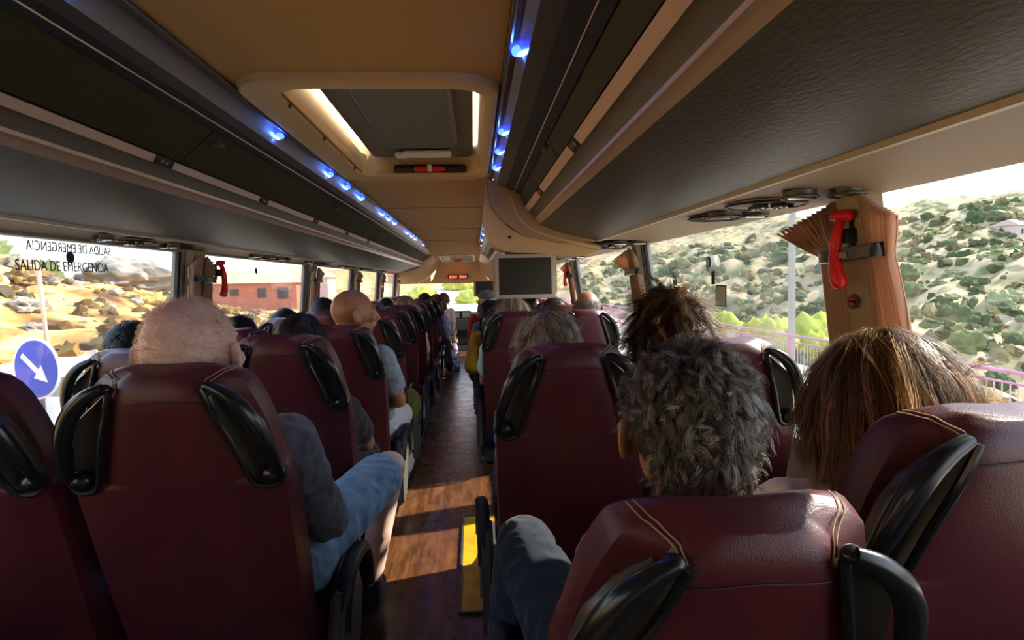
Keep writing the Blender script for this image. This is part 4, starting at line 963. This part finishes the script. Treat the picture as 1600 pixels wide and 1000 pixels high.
G1 = [(.080, .062, .040), (.035, .028, .019), (.15, .122, .090), (.38, .34, .28), (.10, .080, .052), (.045, .036, .025), (.25, .215, .17)]
def gflow(d):
    # locks swirl round the crown, then fall backwards and down
    n1 = np.sin(d[:, 0] * 7 + 1.3) + np.sin(d[:, 2] * 6 + d[:, 1] * 5); n2 = np.sin(d[:, 2] * 8 + 2.1) + np.sin(d[:, 0] * 9 + 4)
    return np.stack([.45 * n1 + .5 * (d[:, 2] > .2), -.3 + .2 * n2, -.75 + .35 * n2 * (d[:, 2] < .5)], 1)
put_hair(p, T, [strands(11, 2000, 15, 10, lambda d: .046 + .018 * np.clip(d[:, 2], 0, 1), G1, width=.00046, curl=.30, curl_f=1.15, grav=.32, clump=.0040, region=reg, flow=gflow, rad=(.080, .102, .103), cen=(0, -.012, .020), lift=.06, lumpy=.4),
                strands(12, 900, 9, 9, .034, [(.40, .37, .32), (.27, .24, .20), (.16, .14, .11)], width=.00045, curl=.34, curl_f=1.0, grav=.12, clump=.0030, region=reg, flow=gflow, rad=(.082, .104, .105), cen=(0, -.012, .020), lift=.12, lumpy=.6)])

# --- long-haired woman by the right window
p, T, j, b0 = person('person with long brown-blonde hair lit by the sun, at the right window', (.748, 1.02, 1.062), yaw=.25, pitch=-.15, hs=1.0, skin=SKINT, shirt=CREAMC, vox=.009,
    J=dict(shl=(.57, 1.01, .86), shr=(.90, 1.02, .86)))
scalp(T, p, M('brown_under_hair', (.10, .055, .022), .7), rad=(.088, .112, .108), zmin=-.85)
WB = [(.24, .13, .05), (.42, .26, .11), (.13, .065, .022), (.66, .46, .24), (.42, .19, .05), (.26, .14, .05)]  # saturated orange tone puts the sun's backlit glow into the strand colours
reg = lambda v: v[2] > -.55 and not (v[1] > .5 and v[2] < .2)
def wflow(d): return np.stack([d[:, 0] * .75, d[:, 1] * .6 - .2, -1.0 * np.ones(len(d))], 1)
put_hair(p, T, [strands(21, 1100, 14, 16, lambda d: .20 + .10 * np.clip(d[:, 2], 0, 1), WB, width=.00065, curl=.10, curl_f=1.3, grav=.9, clump=.008, region=reg, flow=wflow, rad=(.090, .114, .110), cen=(0, -.012, .022), lift=.0, lumpy=1.0, vlen=.12)], HAIRT)

# --- second row right
p, T, j, b0 = person('person with short tousled grey-blonde hair above the centre aisle seat', (.235, 1.86, 1.085), hs=1.0, shirt=BLUEC, vox=.012, sw=.12, J=dict(ell=(.125, 1.98, .62), elr=(.36, 1.98, .62)))
solid_hair(p, T, (.22, .16, .10), 31, n=420, per=14, length=.075, zmin=-.9, cols=[(.42, .34, .25), (.26, .18, .10), (.55, .50, .42), (.16, .11, .07)], curl=.14, grav=.25, flow=crown_flow, rad=(.086, .106, .104), width=.0009, lift=.3)
p, T, j, b0 = person('person with curly brown hair and sunglasses pushed up, right window, second row', (.655, 1.90, 1.120), yaw=-.3, hs=1.02, shirt=CREAMC, vox=.012, sw=.13)
solid_hair(p, T, (.075, .035, .014), 32, n=620, per=12, length=.13, zmin=-.9, cols=[(.09, .042, .016), (.17, .08, .03), (.05, .022, .01), (.26, .13, .05)], mat=HAIRT, curl=.42, curl_f=2.6, grav=.22, flow=crown_flow, rad=(.092, .112, .108), width=.0010, lift=.5, clump=.012)
g_ = empty('sunglasses'); g_.parent = p
bm = B()
for s in (-1, 1): sphere(bm, (s * .038, .050, .128), (.030, .012, .022), 14, 10, (-.7, 0, 0)); tube(bm, [(s * .07, .045, .120), (s * .094, .0, .095), (s * .096, -.05, .06)], .0035, 6)
tube(bm, [(-.012, .055, .132), (.012, .055, .132)], .004, 6); me = mesh_of(bm); me.transform(T); bpy.data.objects.remove(g_); obj('sunglasses', me, BLACKP, p)

# --- beyond the stairwell, right
p, T, j, b0 = person('person with straight blonde bob, aisle seat beyond the stairwell', (.275, 4.02, 1.060), hs=1.05, shirt=MINT, vox=.015)
solid_hair(p, T, (.45, .34, .20), 41, n=300, per=12, length=.17, zmin=-.3, cols=[(.62, .50, .32), (.40, .28, .14), (.72, .64, .50), (.30, .20, .10)], grav=.6, flow=wflow, rad=(.090, .108, .106), width=.0013, lift=.1)
p, T, j, b0 = person('balding person with grey fringe and glasses, right window seat beyond the stairwell', (.800, 4.02, 1.100), yaw=-.25, hs=1.05, skin=SKINT, shirt=MINT, vox=.012, sw=.10)
put_hair(p, T, [strands(42, 500, 10, 4, .03, [(.14, .12, .10), (.26, .23, .20)], width=.0012, region=lambda v: -.75 < v[2] < .22 and v[1] < .35, grav=.4, clump=.01)])
bm = B()
for s in (-1, 1): tube(bm, [(s * .06, .092, .010), (s * .082, .07, .008), (s * .086, .0, .004)], .0028, 6); tube(bm, [(s * .032 + .022 * math.cos(a), .098, .004 + .017 * math.sin(a)) for a in np.linspace(0, 6.28, 16)[:-1]], .0022, 5, closed=True)
me = mesh_of(bm); me.transform(T); obj('glasses', me, BLACKP, p)
p, T, j, b0 = person('person with dark brown hair above the window seat past the balding person', (.675, 4.83, 1.030), hs=1.02, shirt=DARKC, vox=.018, sw=.13)
solid_hair(p, T, (.05, .02, .012), 43, n=160, per=10, length=.10, zmin=-.6, width=.0018, flow=crown_flow, rad=(.088, .106, .104))
p, T, j, b0 = person('person with dark hair seen below the hanging screen, right side', (.555, 5.60, 1.020), hs=1.0, shirt=DARKC, vox=.018)
solid_hair(p, T, (.02, .016, .014), 44, n=140, per=8, length=.07, width=.002)
p, T, j, b0 = person('person in a mustard sweater leaning into the aisle', (.128, 4.82, 1.020), hs=1.03, shirt=MUST, sleeve='long', vox=.012, J=dict(shl=(.02, 4.70, .84), ell=(-.035, 4.62, .62), wrl=(.06, 4.95, .56), shr=(.30, 4.80, .80)))
solid_hair(p, T, (.022, .016, .012), 45, n=200, per=10, length=.04, width=.0016, zmin=-.8)
p, T, j, b0 = person('person in a grey patterned sweater, arm beside the aisle past the mustard sweater', (.20, 5.62, .995), hs=1.0, shirt=GREYK, sleeve='long', vox=.014, J=dict(shl=(.04, 5.5, .86), ell=(-.02, 5.5, .66), wrl=(.08, 5.8, .6)))
solid_hair(p, T, (.03, .025, .02), 46, n=120, per=8, length=.05, width=.002)
p, T, j, b0 = person('person in a dark flat cap and red top, far forward right of the aisle', (.150, 6.40, 1.080), hs=1.1, shirt=REDC, sleeve='long', vox=.014, J=dict(shl=(.0, 6.35, .89), ell=(-.03, 6.35, .70), wrl=(.08, 6.6, .62)))
bm = B(); sphere(bm, (0, .0, .065), (.104, .135, .055), 24, 12); sphere(bm, (0, .11, .045), (.075, .055, .012), 20, 8); me = mesh_of(bm); me.transform(T); obj('flat_cap', me, GREYK, p)

# --- left side
p, T, j, b0 = person('bald person in a grey t-shirt turning to the right', (-.612, 2.98, 1.150), yaw=-1.12, hs=1.10, skin=SKINT, shirt=GREYT, pants=LIGHTSH, shoes=WHITEC, shorts=True, vox=.0065, J=dict(shr=(-.47, 2.94, .93), elr=(-.405, 3.02, .69), wrr=(-.50, 3.24, .62), shl=(-.80, 3.0, .93), knr=(-.45, 3.44, .53), anr=(-.44, 3.50, .21)))
p, T, j, b0 = person('person with dark hair barely showing above the second left aisle seat', (-.628, 2.13, 1.075), hs=1.0, skin=SKINT, shirt=DARKC, shorts=True, pants=DARKC, vox=.011, J=dict(knr=(-.50, 2.55, .56), elr=(-.455, 2.34, .66), shr=(-.50, 2.20, .82)))
solid_hair(p, T, (.018, .015, .010), 51, n=420, per=14, length=.035, width=.0011, zmin=-.8, clump=.008)
for k, (lab, hd, hs_, col, ln) in enumerate((
    ('person with dark hair at the left window beside the white-haired man', (-1.215, 2.14, 1.065), 1.0, (.012, .010, .010), .04),
    ('person with dark wavy hair, left window seat, head just above the seat top', (-1.172, 2.95, 1.035), 1.0, (.016, .012, .010), .06),
    ('person with dark tousled hair at the left window before the red house', (-1.195, 3.72, 1.035), 1.0, (.014, .011, .009), .06),
    ('person with short black hair at the window behind the bald man', (-1.15, 4.50, 1.075), 1.05, (.014, .013, .015), .025),
    ('person with dark hair and a hair band, far left window seat', (-1.0, 6.68, 1.005), 1.08, (.010, .009, .012), .05),
    ('person with light blonde hair in the receding left row', (-.632, 5.36, 1.060), 1.05, (.46, .33, .17), .11),
    ('person wearing a dark cap in the far left row', (-.628, 7.38, 1.040), 1.1, (.012, .010, .008), .03),
    ('person with brown hair, frontmost head in the left row', (-.585, 9.10, .990), 1.12, (.14, .06, .03), .05))):
    p, T, j, b0 = person(lab, hd, hs=hs_, shirt=[DARKC, GREYK, BLUEC, DARKC, DARKC, CREAMC, DARKC, PINKC][k], vox=.016, sw=.13 if k in (5, 6, 7) else .085)
    solid_hair(p, T, col, 60 + k, n=240, per=10, length=ln, width=.0014, zmin=-.7, flow=crown_flow, curl=.1 if ln > .05 else 0)
    if k == 4:
        bm = B(); tube(bm, [(.092 * math.cos(a), -.03 - .0, .03 + .105 * math.sin(a)) for a in np.linspace(0, math.pi, 14)], .006, 8); me = mesh_of(bm); me.transform(T); obj('hair_band', me, WHITEP, p)
# woman in floral dress leaning into the aisle and the one in pale pink ahead of her
p, T, j, b0 = person('person in a blue and white floral dress with dark leggings, foot in the aisle', (-.50, 7.72, .985), hs=1.0, shirt=FLOR, pants=DARKC, vox=.012, J=dict(shr=(-.40, 7.55, .82), elr=(-.37, 7.55, .60), wrr=(-.34, 7.70, .48), knr=(-.40, 7.80, .50), anr=(-.345, 7.50, .21), hir=(-.42, 7.6, .5)))
solid_hair(p, T, (.10, .05, .03), 71, n=120, per=8, length=.08, width=.002)
p, T, j, b0 = person('person in pale pink top, arm reaching down in the aisle near the front', (-.48, 9.20, 1.02), hs=1.0, shirt=PINKC, vox=.014, J=dict(shr=(-.36, 8.9, .85), elr=(-.33, 8.6, .60), wrr=(-.29, 8.3, .52)))
solid_hair(p, T, (.20, .09, .04), 72, n=120, per=8, length=.08, width=.002)
# bags
bg = thing('shopping_bag', 'white shopping bag with blue flowers standing on the aisle floor', 'bag', (-.30, 7.9, .11))
bm = B(); rings = []
for z, a, b_ in ((0, .07, .05), (.01, .082, .06), (.12, .085, .065), (.25, .07, .045), (.33, .05, .02), (.36, .045, .012)):
    rings.append([(a * math.cos(t) * (1 + .05 * math.sin(5 * t)), b_ * math.sin(t), z) for t in np.linspace(0, 2 * math.pi, 25)[:-1]])
loft(bm, rings); obj('bag_body', mesh_of(bm), M('flower_print', (.85, .85, .88), .8, mix=((.85, .85, .88), (.06, .14, .5)), mscale=22, mrange=(.50, .56), bump=.4, bscale=20), bg)
bm = B(); tube(bm, smooth_pts([(-.04, 0, .34), (-.03, 0, .44), (.03, 0, .44), (.04, 0, .34)], 14), .006, 6); obj('bag_handle', mesh_of(bm), WHITEP, bg)
bg = thing('olive_bag', 'olive green bag wedged beside the fourth left aisle seat', 'bag', (-.44, 3.80, .42))
bm = B(); sphere(bm, (0, 0, .07), (.075, .13, .12), 20, 14); sphere(bm, (.01, .02, .0), (.06, .11, .10), 18, 12)
obj('bag_body', remesh(bm, .010, 3), OLIVE, bg); bm = B(); tube(bm, smooth_pts([(0, -.08, .16), (.01, -.04, .21), (.01, .04, .21), (0, .08, .16)], 14), .006, 6); obj('strap', mesh_of(bm), OLIVE, bg)

# ------------------------------------------------------------------ outside
def fbm(x, y, o=5, f=1.0):
    v = 0; a = 1.0
    for k in range(o): v += a * noise.noise(Vector((x * f, y * f, 3.1 * k))); f *= 2.03; a *= .5
    return v
def sm(t): t = max(0, min(1, t)); return t * t * (3 - 2 * t)
ROAD = -1.30
def hgt(x, y):
    n = fbm(x * .03, y * .03)
    if x < -5.2:
        d = -5.2 - x; k = max(.06, 1 - max(0, y - 22) / 20); k = max(k, .06)
        z = ROAD + min(.30 * d * k, 6.2 * k + .5 * 0) * sm(d / 2 + .3) + .55 * fbm(x * .22, y * .22) * sm(d / 4) * (.3 + k)
        if y > 60: z += .045 * (y - 60) * sm((y - 60) / 40)
        return z
    if x > 9.5:
        d = x - 9.5; u = .8 * x + .5 * y - 34
        low = ROAD - .42 * d; hill = -16 + .165 * u + 6.5 * n * sm(d / 40) + 1.6 * fbm(x * .12 + 7, y * .12)
        z = max(low, min(hill, 44 + 7 * n)); 
        b_ = max(0, 1 - abs(low - hill) / 4); return z + .8 * b_ * b_
    z = ROAD
    if y > 48: z += (.05 * (y - 48) + 1.5 * n) * sm((y - 48) / 50)
    return z
def ground(name, xs, ys, mat):
    V = [(x, y, hgt(x, y)) for y in ys for x in xs]; nx = len(xs)
    F = [(j * nx + i, j * nx + i + 1, (j + 1) * nx + i + 1, (j + 1) * nx + i) for j in range(len(ys) - 1) for i in range(nx - 1)]
    me = bpy.data.meshes.new(name); me.from_pydata(V, [], F); return tag(obj(name, me, mat), kind='structure')
GOLD = M('dry_golden_hillside', (.14, .07, .03), .95, .1, mix=((.38, .19, .06), (.56, .33, .11), (.66, .46, .22), (.22, .13, .06)), mscale=.75, mdet=9, mrange=(.32, .70), bump=.8, bscale=2.5)
TANH = M('dry_shrubby_hillside', (.085, .10, .045), .95, .1, mix=((.20, .19, .09), (.36, .27, .14), (.46, .36, .21), (.24, .19, .10)), mscale=.16, mdet=14, mrange=(.34, .64), bump=.6, bscale=.6)
ASPH = M('grey_asphalt', (.22, .21, .20), .9, .2, mix=(.28, .27, .25), mscale=3)
q = lambda a, b_, n, p_=1.0: [a + (b_ - a) * (i / n) ** p_ for i in range(n + 1)]
ground('ground', sorted(q(-5.2, -140, 110, 1.6)), q(-30, 70, 150) + q(72, 260, 40), GOLD)
ground('ground', q(9.5, 620, 190, 1.9), q(-60, 120, 150) + q(123, 700, 110, 1.3), TANH)
ground('ground', q(-5.2, 9.5, 14), q(-60, 48, 30) + q(52, 700, 70, 1.4), ASPH if False else M('pale_road_and_verge', (.35, .32, .28), .95, .1, mix=((.5, .42, .30), (.66, .56, .40)), mscale=.12, mdet=8))

def blob(seed, sub=4, amp=.42, f=1.9, squash=.95, twig=0):
    bm = B(); bmesh.ops.create_icosphere(bm, subdivisions=sub, radius=1.0)
    for v in bm.verts:
        d = v.co.normalized(); n = noise.noise(d * f + Vector((seed * 7.1, 0, 0))) + .6 * noise.noise(d * f * 3 + Vector((seed * 3.3, 1, 0))) + .35 * noise.noise(d * f * 8 + Vector((0, seed, 2)))
        v.co = d * (1 + amp * n * 1.3); v.co.z = v.co.z * squash
        if v.co.z < -.35: v.co.z = -.35
    return mesh_of(bm, 'bush')
rnd = random.Random(4)
GREENS = [M('olive_leaves', (.10, .13, .045), .9, .1, mix=(.16, .19, .07), mscale=1.4, mdet=8, bump=.8, bscale=4), M('dark_green_leaves', (.035, .065, .030), .9, .1, mix=(.07, .11, .045), mscale=1.4, mdet=8, bump=.8, bscale=4), M('pale_sage_leaves', (.22, .24, .12), .9, .1, mix=(.32, .33, .18), mscale=1.4, mdet=8, bump=.8, bscale=4), M('yellow_green_leaves', (.42, .46, .06), .9, .1, mix=(.60, .62, .14), mscale=1.4, mdet=8, bump=.8, bscale=4, transl=.3)]
DRY = [M('dry_brown_scrub', (.16, .10, .045), .95, .1, mix=(.34, .22, .09), mscale=2.5, mdet=8, bump=.8, bscale=6), M('straw_scrub', (.45, .30, .09), .95, .1, mix=(.62, .44, .16), mscale=2.5, mdet=8, bump=.8, bscale=6)]
ROCKM = M('pale_granite', (.24, .20, .16), .9, .2, mix=((.36, .31, .25), (.13, .11, .10)), mscale=1.8, mdet=9, bump=.5, bscale=5)
def scatter(name, cat, label, group, meshes, mat, spots):
    for k, (x, y, r, dz) in enumerate(spots):
        o = bpy.data.objects.new(name, meshes[k % len(meshes)]); COL.objects.link(o)
        o.location = (x, y, hgt(x, y) + dz); o.scale = (r, r, r * rnd.uniform(.8, 1.2)); o.rotation_euler = (0, 0, rnd.uniform(0, 6.28)); tag(o, label, cat, group)
def mset(seeds, mat, **k):
    out = []
    for q_ in seeds:
        me = blob(q_, **k); me.materials.append(mat); me.polygons.foreach_set('use_smooth', [True] * len(me.polygons)); out.append(me)
    return out
def spots_right(n, rmin, rmax, near=14, far=210, dx=(.25, 1.25)):
    out = []
    for _ in range(n):
        y = near + (far - near) * rnd.random() ** 1.3; x = y * rnd.uniform(*dx)
        if x < 14: x += 12
        out.append((x, y, rnd.uniform(rmin, rmax) * (1 + y / 160), .2))
    return out
scatter('shrub', 'shrub', 'small olive green shrub on the dry hillside across the valley', 'olive shrubs on the right hillside', mset((1, 2, 3), GREENS[0]), None, spots_right(80, .5, 1.3))
scatter('shrub', 'shrub', 'dark green bush on the dry hillside across the valley', 'dark bushes on the right hillside', mset((4, 5), GREENS[1]), None, spots_right(60, .5, 1.5))
scatter('shrub', 'shrub', 'pale sage bush on the dry hillside across the valley', 'pale bushes on the right hillside', mset((6, 7), GREENS[2]), None, spots_right(40, .5, 1.2))
scatter('tree', 'tree', 'bright yellow-green tree crown below the utility pole, beyond the railing', 'yellow-green trees beyond the railing', mset((8, 9, 10), GREENS[3], sub=4, amp=.45, squash=.9), None,
        [(19 + 1.2 * i + rnd.uniform(-1, 1), 37 + 1.6 * i * .4 + rnd.uniform(-4, 6), rnd.uniform(1.1, 2.1), rnd.uniform(1.2, 3.4)) for i in list(range(10)) + list(range(10))])
scatter('tree', 'tree', 'yellow-green tree seen through the windscreen', 'yellow-green trees ahead of the bus', mset((11, 12), GREENS[3], sub=4, amp=.45, squash=.9), None, [(-4.6, 58, 1.5, .4), (-.6, 66, 1.3, .3), (-6.0, 70, 1.6, .5), (1.0, 78, 1.5, .4), (-2.4, 84, 1.7, .6)])
scatter('shrub', 'shrub', 'dry brown scrub tuft on the golden left embankment', 'dry scrub on the left embankment', mset((13, 14, 15), DRY[0], amp=.6, squash=.6), None, [(-(7.5 + 20 * rnd.random() ** 1.1), rnd.uniform(6, 44), rnd.uniform(.2, .55), .03) for _ in range(65)])
scatter('shrub', 'shrub', 'straw-coloured scrub tuft on the golden left embankment', 'straw scrub on the left embankment', mset((16, 17), DRY[1], amp=.6, squash=.6), None, [(-(7 + 20 * rnd.random() ** 1.1), rnd.uniform(6, 44), rnd.uniform(.25, .6), .02) for _ in range(45)])
scatter('rock', 'rock', 'pale rock lying on the golden left embankment', 'rocks on the left embankment', mset((18, 19), ROCKM, amp=.5, squash=.6), None, [(-(8 + 14 * rnd.random()), rnd.uniform(8, 36), rnd.uniform(.15, .5), .02) for _ in range(26)])
scatter('shrub', 'shrub', 'green bush on the skyline above the emergency lettering', 'green bushes on the left skyline', mset((20, 21), GREENS[0]), None, [(-23.5, 29, 1.2, .4), (-25, 31, 1.4, .4), (-22.5, 31.5, 1.0, .3), (-26, 28, 1.5, .4)])
bo = blob(31, 4, .28, 1.1, .62); o = obj('boulder', bo, ROCKM); o.location = (-17.2, 30.0, 1.75); o.scale = (2.1, 1.8, 1.7); o.rotation_euler = (0, 0, .6); tag(o, 'large grey boulder on the skyline of the left embankment', 'boulder')

# low scrub nobody could count
def scrub(name, label, n, spotf, cols, amp):
    rg = random.Random(9); V = []; F = []; base = bmesh.new(); bmesh.ops.create_icosphere(base, subdivisions=2, radius=1.0)
    bv = [v.co.copy() for v in base.verts]; bf = [[v.index for v in f.verts] for f in base.faces]; base.free(); C_ = []
    for k in range(n):
        x, y, r = spotf(rg); z = hgt(x, y); c = rg.choice(cols); n0 = len(V); sd_ = rg.uniform(0, 99)
        for v in bv:
            a = 1 + amp * noise.noise(v * 1.7 + Vector((sd_, 0, 0))) + .5 * amp * noise.noise(v * 4 + Vector((0, sd_, 0))); V.append((x + v.x * r * a, y + v.y * r * a, z + v.z * r * a * .95)); C_.append(c)
        F += [[n0 + i_ for i_ in f] for f in bf]
    me = np_mesh(name, V, F, np.array(C_)); m = M(name + '_leaves', (.2, .2, .1), .9, .1, attr='tint', bump=1.0, bscale=9)
    return tag(obj(name, me, m), label, 'scrub', kind='stuff')
def sp_r(rg):
    y = 12 + 250 * rg.random() ** 1.4; x = y * rg.uniform(.12, 1.3) + 12; return x, y, rg.uniform(.2, .75) * (1 + y / 130)
def sp_l(rg):
    return -(6.5 + 24 * rg.random() ** 1.2), rg.uniform(5, 48), rg.uniform(.06, .26)
scrub('hillside_scrub', 'low mixed scrub covering the dry hillside across the valley', 4200, sp_r, [(.10, .12, .045), (.035, .06, .025), (.17, .19, .09), (.13, .11, .05), (.055, .075, .03), (.24, .20, .09)], .9)
scrub('embankment_scrub', 'low dry tufts and stones covering the golden left embankment', 1500, sp_l, [(.14, .08, .03), (.30, .18, .06), (.45, .30, .12), (.10, .08, .045), (.36, .30, .22)], .8)

# houses
SALM = M('salmon_render', (.52, .20, .13), .9, .1, mix=(.44, .16, .10), mscale=2); ROOFT = M('terracotta_tiles', (.62, .34, .22), .9, .1, mix=(.72, .44, .30), mscale=3); WINM = M('dark_window_grille', (.05, .045, .05), .4)
PINKW = M('greyish_pink_render', (.55, .42, .38), .9, .1)
def house(label, c, size, rz, wall, roofh, wins, roofm=ROOFT):
    t = thing('house', label, 'house', c, (0, 0, rz)); w, d, h_ = size
    bm = B(); box(bm, (0, 0, h_ / 2), (w, d, h_)); obj('wall', mesh_of(bm), wall, t, False)
    bm = B(); a = .35; e = [bm.verts.new(v) for v in ((-w / 2 - a, -d / 2 - a, h_), (w / 2 + a, -d / 2 - a, h_), (w / 2 + a, d / 2 + a, h_), (-w / 2 - a, d / 2 + a, h_))]
    r = [bm.verts.new(v) for v in ((-w / 2 + d * .35, 0, h_ + roofh), (w / 2 - d * .35, 0, h_ + roofh))]
    bm.faces.new((e[0], e[1], r[1], r[0])); bm.faces.new((e[1], e[2], r[1])); bm.faces.new((e[2], e[3], r[0], r[1])); bm.faces.new((e[3], e[0], r[0])); bm.faces.new(e[::-1]); obj('roof', mesh_of(bm), roofm, t, False)
    for (x, z, ww, hh) in wins:
        bm = B(); box(bm, (x, -d / 2 - .03, z), (ww, .08, hh)); wi = obj('window', mesh_of(bm), WINM, t, False)
        bm = B(); box(bm, (x, -d / 2 - .08, z), (.04, .03, hh)); box(bm, (x, -d / 2 - .08, z), (ww, .03, .04)); obj('grille', mesh_of(bm), GREYP, wi, False)
house('low salmon house with terracotta roof on the left hillside', (-22.0, 60.0, -1.2), (9.0, 6.0, 2.85), .10, SALM, 1.15, [(3.2, 1.85, 1.0, 1.1), (1.3, 1.9, .8, .9), (-1.2, 2.0, .8, .6)])
house('greyish pink house with terracotta roof past the salmon house', (-23.5, 82, -1.5), (7.5, 6.0, 3.9), .05, PINKW, 1.6, [(1.5, 2.2, .8, 1.0)])
house('distant house with red roof seen through the windscreen corner', (-14.2, 120, 1.0), (6, 5, 2.0), 0, PINKW, 1.2, [(0, 1, .8, .8)], M('red_roof', (.6, .16, .10), .9))
house('small pinkish house on the hillside far right', (146, 148, hgt(146, 148) - .5), (9, 6, 3.6), .4, PINKW, 1.8, [(-2, 2, 1, 1.2), (2, 2, 1, 1.2)], M('brown_roof', (.40, .26, .20), .9))
# sign, car, posts, railing, pole
sg = thing('road_sign', 'round blue keep-right sign with a white arrow on a white base, left window', 'road sign', (-4.36, 6.0, ROAD), (0, 0, -.35))
SB = M('sign_blue', (.008, .055, .50), .4); SW = M('sign_white', (.85, .85, .85), .5)
def disc_y(r, y, z, th=.02, seg=40):
    bm = B(); bmesh.ops.create_cone(bm, cap_ends=True, segments=seg, radius1=r, radius2=r, depth=th); bmesh.ops.rotate(bm, cent=(0, 0, 0), matrix=Matrix.Rotation(math.pi / 2, 3, 'X'), verts=bm.verts); bmesh.ops.translate(bm, vec=(0, y, z), verts=bm.verts); return mesh_of(bm)
obj('rim', disc_y(.305, .0, 1.83), SW, sg); obj('disc', disc_y(.285, -.012, 1.83), SB, sg)
bm = B(); th_ = math.radians(-38)
P2 = [(-.22, -.028), (.04, -.028), (.04, -.085), (.21, 0), (.04, .085), (.04, .028), (-.22, .028)]
v1 = [bm.verts.new((x * math.cos(th_) - z * math.sin(th_), -.024, 1.83 + x * math.sin(th_) + z * math.cos(th_))) for x, z in P2]; v2 = [bm.verts.new((v.co.x, -.020, v.co.z)) for v in v1]
bm.faces.new(v1); bm.faces.new(v2[::-1])
for i in range(7): bm.faces.new((v1[i], v1[(i + 1) % 7], v2[(i + 1) % 7], v2[i]))
obj('arrow', mesh_of(bm), SW, sg, False)
bm = B(); box(bm, (.02, .08, 1.05), (.30, .10, .95), bev=.02); obj('white_box', mesh_of(bm), SW, sg); bm = B(); tube(bm, [(0, .03, 0), (0, .03, 1.9)], .03, 10); obj('post', mesh_of(bm), GREYRAIL, sg)
cr_ = thing('car', 'white car beside the road past the blue sign', 'car', (-6.35, 9.6, ROAD), (0, 0, 0)); CARW = M('white_car_paint', (.8, .8, .78), .25, .5, coat=.5); CARG = M('car_glass', (.10, .13, .13), .1)
def carloft(prof, w0, w1, mat, name, par):
    bm = B(); L_ = []
    for s_, w in ((-1, w1), (-.92, w0), (.92, w0), (1, w1)): L_.append([(s_ * w / (1 if abs(s_) == 1 else .92), y, z) for y, z in prof])
    loft(bm, L_); return obj(name, mesh_of(bm), mat, par)
carloft([(-2.1, .35), (-2.15, .7), (-2.0, .95), (1.0, .98), (1.9, .80), (2.1, .6), (2.1, .35)], .82, .80, CARW, 'body', cr_)
carloft([(-1.9, .95), (-1.45, 1.42), (.3, 1.45), (1.05, .97)], .72, .70, CARG, 'cabin_glass', cr_); carloft([(-1.5, 1.40), (-1.4, 1.50), (.25, 1.52), (.42, 1.40)], .70, .68, CARW, 'car_roof', cr_)
for x in (-.78, .78):
    for y in (-1.35, 1.35):
        bm = B(); bmesh.ops.create_cone(bm, cap_ends=True, segments=24, radius1=.32, radius2=.32, depth=.2); bmesh.ops.rotate(bm, cent=(0, 0, 0), matrix=Matrix.Rotation(math.pi / 2, 3, 'Y'), verts=bm.verts); bmesh.ops.translate(bm, vec=(x, y, .32), verts=bm.verts); obj('wheel', mesh_of(bm), BLACKM, cr_)
bm = B(); tube(bm, [(-9.9, 14, hgt(-9.9, 14) - .1), (-10.0, 14, 2.1)], .045, 8); tag(obj('marker_post', mesh_of(bm), CREAM), 'thin pale post on the embankment behind the window lettering', 'post')
bm = B(); tube(bm, [(11.98, 21, -4.5), (11.95, 21, 3.9)], .13, 8); up = obj('utility_pole', mesh_of(bm), M('grey_concrete', (.34, .32, .30), .9)); tag(up, 'tall grey utility pole seen through the large right window', 'pole')
MAG = M('magenta_paint', (.42, .13, .24), .5, mix=(.50, .20, .32), mscale=3)
rl0 = thing('railing_panel', 'magenta metal railing panel along the road edge on the right', 'railing', (8.2, 0, ROAD), group='roadside railing panels')
bm = B(); tube(bm, [(0, 0, 1.05), (0, 2.5, 1.05)], .032, 8); tube(bm, [(0, 0, .88), (0, 2.5, .88)], .02, 6); tube(bm, [(0, 0, .12), (0, 2.5, .12)], .02, 6); obj('rail', mesh_of(bm), MAG, rl0)
bm = B(); box(bm, (0, 0, .52), (.06, .06, 1.12)); obj('railing_post', mesh_of(bm), MAG, rl0)
bm = B()
for i in range(1, 18): box(bm, (0, i * 2.5 / 18, .5), (.014, .014, .76))
obj('bar_infill', mesh_of(bm), M('pale_rose_bars', (.6, .35, .38), .6), rl0)
rl0.location = (8.2, 2.0, ROAD)
for i in range(1, 22): dup(rl0, (8.2, 2.0 + 2.5 * i, ROAD))
